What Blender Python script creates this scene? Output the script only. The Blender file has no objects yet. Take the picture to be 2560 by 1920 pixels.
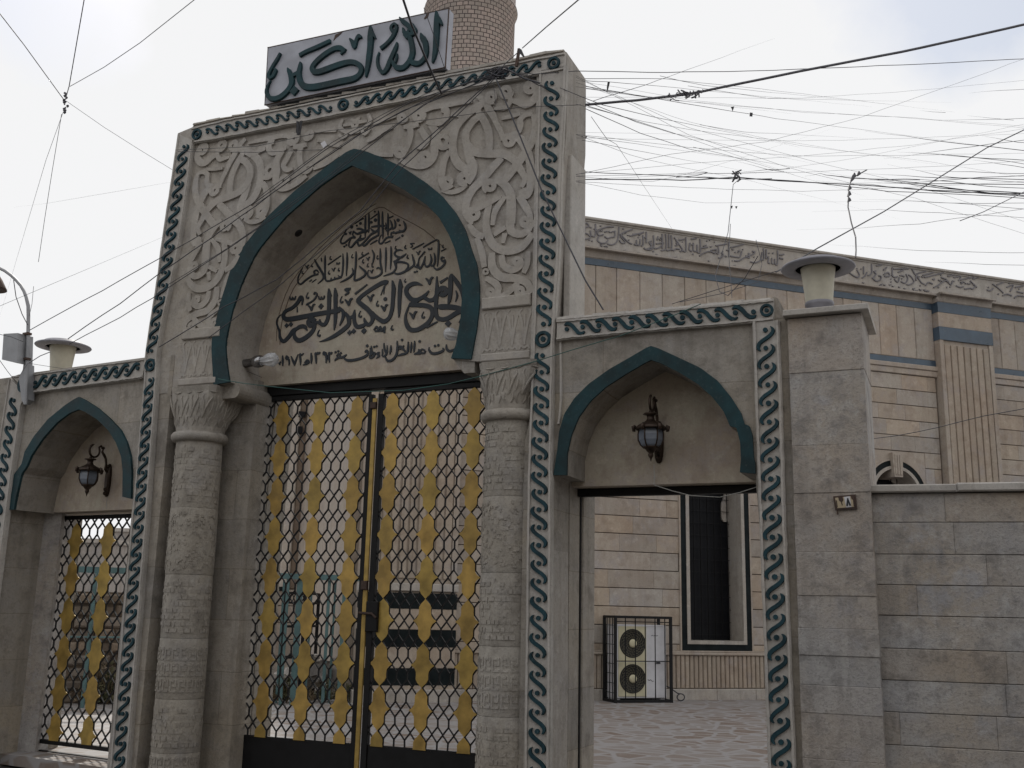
import bpy, bmesh, math, random
from mathutils import Vector, Matrix
random.seed(7)
SC = bpy.context.scene
COL = SC.collection
R = math.radians
# ------------------------------------------------------------------ camera
FOC = 2600.0                     # focal length in pixels of the 2560-wide photograph
PITCH, ROLL = R(12.34), R(1.27)
CAM = Vector((0, 0, 1.5))
FWD = Vector((0, math.cos(PITCH), math.sin(PITCH)))
_r = Vector((1, 0, 0)); _u = _r.cross(FWD)
RGT = _r*math.cos(ROLL) + _u*math.sin(ROLL)
UPV = _u*math.cos(ROLL) - _r*math.sin(ROLL)
cd = bpy.data.cameras.new('camera'); cam = bpy.data.objects.new('camera', cd); COL.objects.link(cam)
cd.sensor_fit = 'HORIZONTAL'; cd.sensor_width = 36.0; cd.lens = FOC/2560*36.0
cd.clip_start = 0.05; cd.clip_end = 3000
cam.matrix_world = Matrix(((RGT.x, UPV.x, -FWD.x, CAM.x), (RGT.y, UPV.y, -FWD.y, CAM.y), (RGT.z, UPV.z, -FWD.z, CAM.z), (0, 0, 0, 1)))
SC.camera = cam
# ------------------------------------------------------------------ light
SUN_EL, SUN_AZ = R(43), math.atan2(1.0, -0.16)     # azimuth from +X towards +Y: behind the gate and the hall
sl = bpy.data.lights.new('sun', 'SUN'); so = bpy.data.objects.new('sun', sl); COL.objects.link(so)
sl.energy = 3.0; sl.angle = R(3); sl.color = (1.0, 0.95, 0.87)
sdir = Vector((math.cos(SUN_AZ)*math.cos(SUN_EL), math.sin(SUN_AZ)*math.cos(SUN_EL), math.sin(SUN_EL)))
so.rotation_euler = sdir.to_track_quat('Z', 'Y').to_euler(); so.location = sdir*50
SC.view_settings.view_transform = 'Standard'; SC.view_settings.look = 'None'
SC.view_settings.exposure = 0.0; SC.view_settings.gamma = 1.0; SC.view_settings.use_curve_mapping = False
W_ = bpy.data.worlds.new('World'); SC.world = W_; W_.use_nodes = True
nt = W_.node_tree; N = nt.nodes; LK = nt.links
for n in list(N): N.remove(n)
wo = N.new('ShaderNodeOutputWorld'); bg = N.new('ShaderNodeBackground'); bg.inputs['Strength'].default_value = 0.1
sky = N.new('ShaderNodeTexSky'); sky.sky_type = 'NISHITA'; sky.sun_disc = False
sky.sun_elevation = SUN_EL; sky.sun_rotation = R(90) - SUN_AZ; sky.air_density = 1.0; sky.dust_density = 2.0
tc = N.new('ShaderNodeTexCoord')
nz = N.new('ShaderNodeTexNoise'); nz.inputs['Scale'].default_value = 3.2; nz.inputs['Detail'].default_value = 9; nz.inputs['Roughness'].default_value = 0.55
LK.new(tc.outputs['Generated'], nz.inputs['Vector'])
def vdot(v):
    d = N.new('ShaderNodeVectorMath'); d.operation = 'DOT_PRODUCT'; d.inputs[1].default_value = v
    LK.new(tc.outputs['Generated'], d.inputs[0]); return d.outputs['Value']
def wmath(op, a, b):
    m = N.new('ShaderNodeMath'); m.operation = op
    for i, q in enumerate((a, b)):
        if isinstance(q, (int, float)): m.inputs[i].default_value = q
        else: LK.new(q, m.inputs[i])
    return m.outputs[0]
def pixdir(x, y): return (FWD + RGT*((x-1280)/FOC) - UPV*((y-960)/FOC)).normalized()
def gapat(x, y, lo, hi):     # two openings in the cloud deck, at fixed directions of the sky
    mr = N.new('ShaderNodeMapRange'); mr.inputs['From Min'].default_value = lo; mr.inputs['From Max'].default_value = hi
    LK.new(vdot(pixdir(x, y)), mr.inputs['Value']); return mr.outputs[0]
gap = wmath('MAXIMUM', gapat(2400, -130, 0.990, 1.0), gapat(90, -90, 0.991, 1.0))
nsh = wmath('SUBTRACT', nz.outputs['Fac'], wmath('MULTIPLY', gap, 0.32))
cr = N.new('ShaderNodeMapRange'); cr.inputs['From Min'].default_value = 0.17; cr.inputs['From Max'].default_value = 0.34
LK.new(nsh, cr.inputs['Value'])
mx = N.new('ShaderNodeMix'); mx.data_type = 'RGBA'
LK.new(cr.outputs[0], mx.inputs[0]); mx.inputs[7].default_value = (9.1, 9.12, 9.2, 1)
# thin high haze under the gaps: sky mixed with some cloud white
mh = N.new('ShaderNodeMix'); mh.data_type = 'RGBA'; mh.inputs[0].default_value = 0.62
LK.new(sky.outputs[0], mh.inputs[6]); mh.inputs[7].default_value = (8.2, 8.6, 9.3, 1)
LK.new(mh.outputs[2], mx.inputs[6]); LK.new(mx.outputs[2], bg.inputs['Color']); LK.new(bg.outputs[0], wo.inputs['Surface'])

# ------------------------------------------------------------------ geometry helpers
def ray(x, y): return FWD + RGT*((x-1280)/FOC) - UPV*((y-960)/FOC)
def at(x, y, Y):                              # the point seen at a photo pixel, Y metres ahead
    v = ray(x, y); return CAM + v*(Y/v.y)
def onfloor(x, y, z=0.0):
    v = ray(x, y); return CAM + v*((z-CAM.z)/v.z)
class Plane:                                  # a vertical wall plane: u along it, z up, d inwards
    def __init__(s, O, a):
        s.O = Vector(O); s.a = a; t = R(a)
        s.e = Vector((math.cos(t), math.sin(t), 0)); s.n = Vector((-math.sin(t), math.cos(t), 0))
    def px(s, x, y, d=0.0):
        v = ray(x, y); t = ((s.O-CAM).dot(s.n) + d)/v.dot(s.n); return CAM + v*t
    def uz(s, x, y, d=0.0):
        p = s.px(x, y, d) - s.O; return (p.dot(s.e), p.z + s.O.z)
    def P(s, u, z, d=0.0):
        q = s.O + s.e*u + s.n*d; return Vector((q.x, q.y, z))
    def mpp(s, x, y, d=0.0): return abs(s.uz(x, y+1, d)[1] - s.uz(x, y, d)[1])
G = Plane((0.19, 8.16, 0), -23.3)             # the gateway's front
_h = G.px(350, 1500); L = Plane((_h.x, _h.y, 0), -29.8)      # the left side gate
_h = G.px(2178, 1300, 0.1); WL = Plane((_h.x, _h.y, 0), -16.6)  # the street wall on the right
M = Plane(onfloor(1600, 1750), 18.2)          # the prayer hall's front
def wloc(o):
    v = Vector((0, 0, 0))
    while o is not None: v += o.location; o = o.parent
    return v
def tag(o, label=None, cat=None, group=None, kind=None):
    if label: o['label'] = label
    if cat: o['category'] = cat
    if group: o['group'] = group
    if kind: o['kind'] = kind
    return o
def empty(name, loc, label, cat, group=None):
    o = bpy.data.objects.new(name, None); COL.objects.link(o); o.location = loc; o.empty_display_size = 0.2
    return tag(o, label, cat, group)
class MB:
    def __init__(s): s.v = []; s.f = []; s.t = []; s.sm = []; s.uv = {}
    def add(s, vs, fs, tint=None, smooth=False):
        b = len(s.v); s.v += [Vector(p) for p in vs]
        for f in fs: s.f.append([b+i for i in f]); s.t.append(tint or (1, 1, 1)); s.sm.append(smooth)
    def prism(s, pts, off, tint=None, front=True, back=True):
        n = len(pts); off = Vector(off); vs = [Vector(p) for p in pts] + [Vector(p)+off for p in pts]
        fs = [(i, (i+1) % n, n+(i+1) % n, n+i) for i in range(n)]
        if front: fs.append(tuple(range(n-1, -1, -1)))
        if back: fs.append(tuple(range(n, 2*n)))
        s.add(vs, fs, tint)
    def pbox(s, pl, u0, u1, z0, z1, d0, d1, tint=None, bev=0.0):
        if bev <= 0:
            s.prism([pl.P(u0, z0, d0), pl.P(u1, z0, d0), pl.P(u1, z1, d0), pl.P(u0, z1, d0)], pl.n*(d1-d0), tint); return
        b = bev; vs = []
        for (i, d) in ((b, d0), (0, d0+b), (0, d1)):
            vs += [pl.P(u0+i, z0+i, d), pl.P(u1-i, z0+i, d), pl.P(u1-i, z1-i, d), pl.P(u0+i, z1-i, d)]
        fs = [(3, 2, 1, 0), (8, 9, 10, 11)]
        for k in (0, 4):
            for i in range(4): fs.append((k+i, k+(i+1) % 4, k+4+(i+1) % 4, k+4+i))
        s.add(vs, fs, tint)
    def box(s, a, b, tint=None):
        x0, y0, z0 = a; x1, y1, z1 = b
        s.prism([(x0, y0, z0), (x1, y0, z0), (x1, y0, z1), (x0, y0, z1)], (0, y1-y0, 0), tint)
    def tube(s, pts, r, n=6, tint=None, cap=True):
        pts = [Vector(p) for p in pts]; rs = r if isinstance(r, (list, tuple)) else [r]*len(pts); vs = []; fs = []
        prev = None
        for i, p in enumerate(pts):
            t = (pts[min(i+1, len(pts)-1)] - pts[max(i-1, 0)])
            t = t.normalized() if t.length > 1e-9 else Vector((0, 0, 1))
            if prev is None:
                a = t.orthogonal().normalized()
            else:
                a = prev - t*prev.dot(t)
                a = a.normalized() if a.length > 1e-6 else t.orthogonal().normalized()
            prev = a; b = t.cross(a)
            for k in range(n):
                q = 2*math.pi*k/n; vs.append(p + (a*math.cos(q)+b*math.sin(q))*rs[i])
        for i in range(len(pts)-1):
            for k in range(n): fs.append((i*n+k, i*n+(k+1) % n, (i+1)*n+(k+1) % n, (i+1)*n+k))
        s.add(vs, fs, tint, n > 4)
        if cap: s.add(vs[:n], [tuple(range(n-1, -1, -1))], tint); s.add(vs[-n:], [tuple(range(n))], tint)
    def bar(s, a, b, w, h=None, up=(0, 0, 1), tint=None):
        a = Vector(a); b = Vector(b); t = (b-a).normalized(); up = Vector(up); x = t.cross(up)
        if x.length < 1e-5: x = t.orthogonal()
        x.normalize(); y = x.cross(t); h = h or w
        c = [a + x*(w/2*i) + y*(h/2*j) for i, j in ((-1, -1), (1, -1), (1, 1), (-1, 1))]
        s.prism(c, b-a, tint)
    def lathe(s, c, prof, n=24, axis=Vector((0, 0, 1)), xdir=None, tint=None, smooth=True, mod=None):
        c = Vector(c); ax = Vector(axis).normalized(); x = Vector(xdir) if xdir else ax.orthogonal(); x = (x-ax*x.dot(ax)).normalized(); y = ax.cross(x)
        vs = []; fs = []; m = len(prof)
        for (r, h) in prof:
            for k in range(n):
                q = 2*math.pi*k/n; rr = r*(mod(q, h) if mod else 1); vs.append(c + ax*h + (x*math.cos(q)+y*math.sin(q))*rr)
        for i in range(m-1):
            for k in range(n): fs.append((i*n+k, i*n+(k+1) % n, (i+1)*n+(k+1) % n, (i+1)*n+k))
        s.add(vs, fs, tint, smooth)
        if prof[0][0] > 1e-4: s.add(vs[:n], [tuple(range(n-1, -1, -1))], tint)
        if prof[-1][0] > 1e-4: s.add(vs[-n:], [tuple(range(n))], tint)
    def build(s, name, mat, parent=None, uvs=None):
        me = bpy.data.meshes.new(name); off = wloc(parent) if parent else Vector((0, 0, 0))
        me.from_pydata([tuple(p-off) for p in s.v], [], s.f)
        me.materials.append(mat)
        ca = me.color_attributes.new('tint', 'FLOAT_COLOR', 'CORNER')
        li = 0
        for pi, p in enumerate(me.polygons):
            p.use_smooth = s.sm[pi]
            t = s.t[pi]
            for _ in range(p.loop_total):
                ca.data[li].color = (t[0], t[1], t[2], 1); li += 1
        if uvs:
            ul = me.uv_layers.new(name='UVMap')
            for p in me.polygons:
                for k in p.loop_indices: ul.data[k].uv = uvs(Vector(s.v[me.loops[k].vertex_index]), p)
        bm = bmesh.new(); bm.from_mesh(me); bmesh.ops.recalc_face_normals(bm, faces=bm.faces); bm.to_mesh(me); bm.free()
        o = bpy.data.objects.new(name, me); COL.objects.link(o)
        if parent: o.parent = parent
        return o
def copy_tree(o, parent=None, off=Vector((0, 0, 0))):
    kids = list(o.children); c = o.copy(); COL.objects.link(c); c.parent = parent
    if parent is None: c.location = o.location + off
    for k in kids: copy_tree(k, c)
    return c
def catmull(p, k=4, closed=False):
    n = len(p)
    if n < 3: return [tuple(q) for q in p]
    out = []
    for i in range(n if closed else n-1):
        if closed: a, b, c, d = p[(i-1) % n], p[i], p[(i+1) % n], p[(i+2) % n]
        else: a, b, c, d = p[max(i-1, 0)], p[i], p[i+1], p[min(i+2, n-1)]
        for j in range(k):
            t = j/k
            out.append(tuple(0.5*((2*b[m]) + (-a[m]+c[m])*t + (2*a[m]-5*b[m]+4*c[m]-d[m])*t*t + (-a[m]+3*b[m]-3*c[m]+d[m])*t**3) for m in range(len(b))))
    if not closed: out.append(tuple(p[-1]))
    return out
_rib = [0]
def ribbon(mb, pl, pts, d0, d1, cham=0.82, k=4, tint=None):
    """a raised stroke of varying width on a wall: pts = (u, z, width)"""
    q = catmull(pts, k); _rib[0] += 1; d1 = d1 - (_rib[0] % 13)*0.00022*(1 if d1 < d0 else -1)
    vs = []; n = len(q)
    for i in range(n):
        a = q[max(i-1, 0)]; b = q[min(i+1, n-1)]; tx, tz = b[0]-a[0], b[1]-a[1]; l = math.hypot(tx, tz) or 1
        nx, nz_ = -tz/l, tx/l; u, z, w = q[i]; w = max(w, 0.002)/2; dd = d1 - i*0.000012
        vs += [pl.P(u+nx*w, z+nz_*w, d0), pl.P(u+nx*w*cham, z+nz_*w*cham, dd), pl.P(u-nx*w*cham, z-nz_*w*cham, dd), pl.P(u-nx*w, z-nz_*w, d0)]
    fs = []
    for i in range(n-1):
        for j in range(3): fs.append((i*4+j, i*4+j+1, i*4+4+j+1, i*4+4+j))
    fs += [(3, 2, 1, 0), (n*4-4, n*4-3, n*4-2, n*4-1)]
    mb.add(vs, fs, tint)
def strokes(mb, pl, d, ox, oy, s, lst, w0, d0, d1, k=4, mirror=None, cham=0.82, wf=1.0):
    for st in lst:
        pts = []
        for p in st:
            X, Y = ox+p[0]*s, oy+p[1]*s; u, z = pl.uz(X, Y, d); w = (p[2] if len(p) > 2 else w0)*wf*s*pl.mpp(X, Y, d)
            if mirror is not None: u = 2*mirror-u
            pts.append((u, z, w))
        ribbon(mb, pl, pts, d0, d1, cham, k)
def discs(mb, pl, d, ox, oy, s, lst, d0, d1, n=10):
    for (x, y, r) in lst:
        u, z = pl.uz(ox+x*s, oy+y*s, d); r = r*s*pl.mpp(ox+x*s, oy+y*s, d)
        mb.prism([pl.P(u+r*math.cos(2*math.pi*i/n), z+r*math.sin(2*math.pi*i/n), d1) for i in range(n)], pl.n*(d0-d1))
def rhomb(mb, pl, d, ox, oy, s, lst, d0, d1): discs(mb, pl, d, ox, oy, s, lst, d0, d1, 4)
def resample(p, n):
    L_ = [0]
    for a, b in zip(p, p[1:]): L_.append(L_[-1]+math.dist(a, b))
    out = []; j = 0
    for i in range(n):
        t = L_[-1]*i/(n-1)
        while j < len(p)-2 and L_[j+1] < t: j += 1
        f = (t-L_[j])/max(L_[j+1]-L_[j], 1e-9); out.append(tuple(a+(b-a)*f for a, b in zip(p[j], p[j+1])))
    return out
# ------------------------------------------------------------------ materials
def mat(name): 
    m = bpy.data.materials.new(name); m.use_nodes = True; t = m.node_tree
    return m, t, t.nodes, t.links, t.nodes['Principled BSDF']
def nd(t, typ, **kw):
    n = t.nodes.new(typ)
    for k, v in kw.items():
        if k in n.inputs: n.inputs[k].default_value = v
        else: setattr(n, k, v)
    return n
def mixc(t, fac, a, b, mode='MIX'):
    m = t.nodes.new('ShaderNodeMix'); m.data_type = 'RGBA'; m.blend_type = mode
    for i, q in ((0, fac), (6, a), (7, b)):
        if hasattr(q, 'links') or hasattr(q, 'is_linked'): t.links.new(q, m.inputs[i])
        elif i == 0: m.inputs[0].default_value = q
        else: m.inputs[i].default_value = (*q, 1) if len(q) == 3 else q
    return m.outputs[2]
def ramp(t, src, stops):
    r = t.nodes.new('ShaderNodeMapRange'); r.inputs['From Min'].default_value = stops[0]; r.inputs['From Max'].default_value = stops[1]
    if len(stops) > 2: r.inputs['To Min'].default_value = stops[2]; r.inputs['To Max'].default_value = stops[3]
    t.links.new(src, r.inputs['Value']); return r.outputs[0]
def coords(t, sc=(1, 1, 1), rot=0.0):
    c = t.nodes.new('ShaderNodeNewGeometry'); mp = t.nodes.new('ShaderNodeMapping'); mp.vector_type = 'POINT'
    mp.inputs['Rotation'].default_value = (0, 0, rot); mp.inputs['Scale'].default_value = sc
    t.links.new(c.outputs['Position'], mp.inputs['Vector']); return mp.outputs[0]
def noise(t, vec, scale, detail=4, rough=0.55):
    n = nd(t, 'ShaderNodeTexNoise', Scale=scale, Detail=detail, Roughness=rough); t.links.new(vec, n.inputs['Vector']); return n.outputs['Fac']
def stone(name, base, dark, warm, rough=0.88, bump=0.25, speck=0.5, streak=0.35, grime=0.5, scale=1.0, joint=None, cool=0.35):
    m, t, n, l, b = mat(name); v = coords(t); vs = coords(t, (2.2, 2.2, 0.22))
    big = noise(t, v, 1.3*scale, 6, 0.65); mid = noise(t, v, 5.0*scale, 7, 0.68); fin = noise(t, v, 38*scale, 5, 0.75); st = noise(t, vs, 3.0*scale, 6, 0.65)
    pat = noise(t, v, 2.6*scale, 7, 0.7)
    c = mixc(t, ramp(t, big, (0.40, 0.60)), base, warm)
    grey = sum(base)/3; c = mixc(t, ramp(t, pat, (0.50, 0.64, 0, cool)), c, (grey*0.93, grey*0.95, grey*1.03))
    lt = noise(t, v, 8.0*scale, 6, 0.7); c = mixc(t, ramp(t, lt, (0.54, 0.70, 0, 0.6)), c, tuple(min(1, x*1.32) for x in base))
    c = mixc(t, ramp(t, mid, (0.50, 0.68, 0, grime)), c, dark)
    c = mixc(t, ramp(t, st, (0.50, 0.70, 0, streak)), c, dark)
    c = mixc(t, ramp(t, fin, (0.52, 0.68, 0, speck)), c, tuple(x*0.5 for x in base))
    h = fin
    if joint:
        ang, bw, rh, amt = joint; g = t.nodes.new('ShaderNodeNewGeometry'); mp = t.nodes.new('ShaderNodeMapping'); mp.inputs['Rotation'].default_value = (0, 0, R(-ang)); l.new(g.outputs['Position'], mp.inputs['Vector'])
        sx = t.nodes.new('ShaderNodeSeparateXYZ'); l.new(mp.outputs[0], sx.inputs[0]); cx_ = t.nodes.new('ShaderNodeCombineXYZ')
        wob = t.nodes.new('ShaderNodeMath'); wob.operation = 'MULTIPLY_ADD'; wob.inputs[1].default_value = 0.02; l.new(lt, wob.inputs[0]); l.new(sx.outputs[2], wob.inputs[2])
        l.new(sx.outputs[0], cx_.inputs[0]); l.new(wob.outputs[0], cx_.inputs[1])
        br = nd(t, 'ShaderNodeTexBrick', Scale=1.0); br.inputs['Brick Width'].default_value = bw; br.inputs['Row Height'].default_value = rh; br.inputs['Mortar Size'].default_value = 0.004; br.inputs['Mortar Smooth'].default_value = 0.3; br.inputs['Bias'].default_value = 0.0; br.offset = 0.4
        br.inputs['Color1'].default_value = (1.06, 1.04, 1.0, 1); br.inputs['Color2'].default_value = (0.86, 0.87, 0.88, 1); br.inputs['Mortar'].default_value = (amt, amt*.96, amt*.9, 1); l.new(cx_.outputs[0], br.inputs['Vector'])
        c = mixc(t, 1.0, c, br.outputs['Color'], 'MULTIPLY')
    a = nd(t, 'ShaderNodeVertexColor', layer_name='tint'); c = mixc(t, 1.0, c, a.outputs['Color'], 'MULTIPLY')
    l.new(c, b.inputs['Base Color']); b.inputs['Roughness'].default_value = rough; b.inputs['Specular IOR Level'].default_value = 0.2
    ad = t.nodes.new('ShaderNodeMath'); ad.operation = 'MULTIPLY_ADD'; ad.inputs[1].default_value = 0.5; l.new(fin, ad.inputs[0]); l.new(mid, ad.inputs[2])
    bp = nd(t, 'ShaderNodeBump', Strength=bump, Distance=0.02); l.new(ad.outputs[0], bp.inputs['Height']); l.new(bp.outputs[0], b.inputs['Normal'])
    return m
def paint(name, col, rough=0.5, metal=0.0, var=0.25, dirt=(0.1, 0.08, 0.06), dirtf=0.25, sc=6.0, bump=0.08, spec=0.5):
    m, t, n, l, b = mat(name); v = coords(t); a = noise(t, v, sc, 5, 0.6); f = noise(t, v, sc*8, 3, 0.6)
    c = mixc(t, ramp(t, a, (0.35, 0.65)), tuple(x*(1-var) for x in col), tuple(min(1, x*(1+var*0.6)) for x in col))
    c = mixc(t, ramp(t, f, (0.6, 0.75, 0, dirtf)), c, dirt)
    vc = nd(t, 'ShaderNodeVertexColor', layer_name='tint'); c = mixc(t, 1.0, c, vc.outputs['Color'], 'MULTIPLY')
    l.new(c, b.inputs['Base Color']); b.inputs['Metallic'].default_value = metal; b.inputs['Specular IOR Level'].default_value = spec
    l.new(ramp(t, a, (0.3, 0.7, max(0, rough-0.1), min(1, rough+0.12))), b.inputs['Roughness'])
    bp = nd(t, 'ShaderNodeBump', Strength=bump, Distance=0.01); l.new(a, bp.inputs['Height']); l.new(bp.outputs[0], b.inputs['Normal'])
    return m
MS = {}
MS['stone'] = stone('weathered_limestone', (0.335, 0.313, 0.287), (0.165, 0.148, 0.13), (0.345, 0.308, 0.257), bump=0.6, grime=0.65, streak=0.5, joint=(-23.3, 1.25, 0.46, 0.72))
MS['portal'] = stone('portal_limestone', (0.37, 0.348, 0.322), (0.19, 0.172, 0.152), (0.375, 0.34, 0.295), bump=0.5, grime=0.55, streak=0.5)
MS['frame'] = stone('carved_frame_stone', (0.435, 0.416, 0.392), (0.25, 0.235, 0.215), (0.435, 0.405, 0.365), grime=0.4, bump=0.4)
MS['relief'] = stone('relief_stone', (0.385, 0.362, 0.336), (0.22, 0.20, 0.18), (0.38, 0.35, 0.31), grime=0.4, speck=0.4, bump=0.4)
MS['tymp'] = stone('tympanum_plaster', (0.44, 0.405, 0.335), (0.25, 0.20, 0.16), (0.41, 0.34, 0.275), bump=0.3, grime=0.5, streak=0.3, speck=0.35, scale=1.3)
MS['wall'] = stone('street_wall_stone', (0.385, 0.372, 0.362), (0.17, 0.16, 0.155), (0.375, 0.325, 0.27), grime=0.72, speck=0.7, bump=0.8, cool=0.6, scale=1.2)
MS['hall'] = stone('cream_marble_cladding', (0.385, 0.338, 0.287), (0.25, 0.20, 0.16), (0.37, 0.305, 0.25), rough=0.7, bump=0.2, grime=0.65, speck=0.4, scale=0.9, cool=0.35)
MS['halllite'] = stone('pale_cornice_stone', (0.40, 0.372, 0.338), (0.24, 0.215, 0.19), (0.375, 0.335, 0.29), rough=0.75, bump=0.2, grime=0.5, streak=0.55)
MS['joint'] = stone('dark_joint_mortar', (0.13, 0.10, 0.075), (0.075, 0.06, 0.045), (0.12, 0.09, 0.065), bump=0.1)
MS['green'] = paint('dark_teal_paint', (0.012, 0.040, 0.048), 0.6, var=0.42, dirt=(0.10, 0.105, 0.10), dirtf=0.45, sc=5.5, spec=0.25)
MS['wave'] = paint('faded_teal_wave_paint', (0.015, 0.046, 0.060), 0.65, var=0.4, dirt=(0.13, 0.135, 0.13), dirtf=0.45, sc=7, spec=0.2)
MS['ink'] = paint('blue_black_lettering', (0.014, 0.020, 0.028), 0.6, var=0.3, dirtf=0.1)
MS['board'] = paint('pale_grey_signboard', (0.35, 0.362, 0.41), 0.6, var=0.2, dirt=(0.25, 0.24, 0.24), dirtf=0.35, sc=4)
MS['rust'] = paint('rusty_brown_steel', (0.065, 0.038, 0.028), 0.75, var=0.4)
MS['black'] = paint('black_painted_iron', (0.009, 0.009, 0.010), 0.6, var=0.4, dirt=(0.035, 0.028, 0.02), dirtf=0.3, sc=9, spec=0.25)
MS['gold'] = paint('gold_painted_sheet', (0.42, 0.285, 0.075), 0.45, metal=0.3, var=0.32, dirt=(0.2, 0.12, 0.03), dirtf=0.25, sc=7, bump=0.25)
MS['grey'] = paint('grey_galvanised_steel', (0.27, 0.275, 0.29), 0.5, metal=0.3, var=0.2)
MS['white'] = paint('off_white_enamel', (0.60, 0.60, 0.63), 0.4, var=0.1, dirt=(0.35, 0.28, 0.2), dirtf=0.3)
MS['cream'] = paint('yellowed_cream_plastic', (0.56, 0.52, 0.36), 0.5, var=0.1, dirt=(0.35, 0.28, 0.15), dirtf=0.3)
MS['shade'] = paint('cream_lamp_shade', (0.50, 0.475, 0.385), 0.6, var=0.12, dirt=(0.3, 0.27, 0.2), dirtf=0.25, sc=9)
MS['brim'] = paint('blue_grey_lamp_metal', (0.25, 0.25, 0.285), 0.55, var=0.2, sc=9)
MS['bronze'] = paint('aged_bronze', (0.045, 0.030, 0.022), 0.45, metal=0.6, var=0.5, dirt=(0.16, 0.085, 0.05), dirtf=0.4, sc=20)
MS['teal'] = paint('turquoise_painted_steel', (0.075, 0.145, 0.15), 0.55, var=0.25)
MS['cable'] = paint('glare_lightened_rubber', (0.045, 0.045, 0.055), 0.6, var=0.2, dirtf=0.1)  # black rubber with sky glare lightened into its colour
MS['thickcable'] = paint('taped_grey_cable', (0.085, 0.085, 0.10), 0.6, var=0.35, sc=30)
MS['greencord'] = paint('green_cord', (0.03, 0.10, 0.09), 0.6)
MS['whitecord'] = paint('white_cord', (0.40, 0.40, 0.38), 0.6)
MS['dark'] = paint('dark_interior', (0.01, 0.01, 0.011), 0.6)
MS['rag'] = paint('dark_plastic_shred', (0.03, 0.03, 0.035), 0.6)
def marble():
    m, t, n, l, b = mat('dark_green_marble'); v = coords(t)
    a = noise(t, v, 4, 8, 0.7); c = mixc(t, ramp(t, a, (0.4, 0.7)), (0.006, 0.009, 0.010), (0.015, 0.02, 0.022))
    l.new(c, b.inputs['Base Color']); b.inputs['Roughness'].default_value = 0.5; b.inputs['Specular IOR Level'].default_value = 0.1; return m
MS['marble'] = marble()
MS['bluemarble'] = paint('hazed_blue_band', (0.055, 0.085, 0.12), 0.35, var=0.25, dirt=(0.2, 0.19, 0.17), dirtf=0.2, sc=2.5)  # dark blue lifted to carry the haze flare over the upper bands
def glass_mat():
    m, t, n, l, b = mat('frosted_lantern_glass'); v = coords(t); a = noise(t, v, 25, 4)
    c = mixc(t, a, (0.12, 0.14, 0.175), (0.19, 0.215, 0.26)); l.new(c, b.inputs['Base Color']); b.inputs['Roughness'].default_value = 0.25
    return m
MS['frost'] = glass_mat()
def bulb_mat():
    m, t, n, l, b = mat('clear_bulb_glass'); b.inputs['Base Color'].default_value = (0.8, 0.82, 0.85, 1); b.inputs['Roughness'].default_value = 0.12
    b.inputs['Transmission Weight'].default_value = 0.55; b.inputs['IOR'].default_value = 1.2; return m
MS['bulb'] = bulb_mat()
def win_mat():
    m, t, n, l, b = mat('dark_window_glass'); v = coords(t); a = noise(t, v, 3, 2)
    c = mixc(t, a, (0.006, 0.006, 0.008), (0.016, 0.017, 0.02)); l.new(c, b.inputs['Base Color']); b.inputs['Roughness'].default_value = 0.4; b.inputs['Specular IOR Level'].default_value = 0.12; return m
MS['pane'] = win_mat()
def brick_mat():
    m, t, n, l, b = mat('old_yellow_pink_brick'); uv = t.nodes.new('ShaderNodeUVMap'); uv.uv_map = 'UVMap'
    br = nd(t, 'ShaderNodeTexBrick', Scale=1.0); br.inputs['Brick Width'].default_value = 0.175; br.inputs['Row Height'].default_value = 0.128
    br.inputs['Mortar Size'].default_value = 0.011; br.inputs['Mortar Smooth'].default_value = 0.25; br.inputs['Bias'].default_value = -0.1
    br.inputs['Color1'].default_value = (0.42, 0.345, 0.31, 1); br.inputs['Color2'].default_value = (0.33, 0.29, 0.26, 1); br.inputs['Mortar'].default_value = (0.06, 0.05, 0.05, 1)
    mp = t.nodes.new('ShaderNodeMapping'); l.new(uv.outputs[0], mp.inputs[0]); 
    wob = nd(t, 'ShaderNodeTexNoise', Scale=3.0, Detail=3.0); l.new(uv.outputs[0], wob.inputs['Vector'])
    mv = t.nodes.new('ShaderNodeVectorMath'); mv.operation = 'MULTIPLY_ADD'; mv.inputs[1].default_value = (0.0, 0.035, 0); l.new(wob.outputs['Color'], mv.inputs[0]); l.new(mp.outputs[0], mv.inputs[2])
    l.new(mv.outputs[0], br.inputs['Vector'])
    v = coords(t); a = noise(t, v, 3.5, 6, 0.65); f = noise(t, v, 22, 4, 0.6)
    c = mixc(t, ramp(t, a, (0.5, 0.72, 0, 0.5)), br.outputs['Color'], (0.27, 0.23, 0.19)); c = mixc(t, ramp(t, f, (0.55, 0.7, 0, 0.35)), c, (0.20, 0.16, 0.14))
    l.new(c, b.inputs['Base Color']); b.inputs['Roughness'].default_value = 0.9
    bp = nd(t, 'ShaderNodeBump', Strength=0.8, Distance=0.03); iv = t.nodes.new('ShaderNodeMath'); iv.operation = 'SUBTRACT'; iv.inputs[0].default_value = 1.0
    l.new(br.outputs['Fac'], iv.inputs[1]); l.new(iv.outputs[0], bp.inputs['Height']); l.new(bp.outputs[0], b.inputs['Normal']); return m
MS['brick'] = brick_mat()
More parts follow.
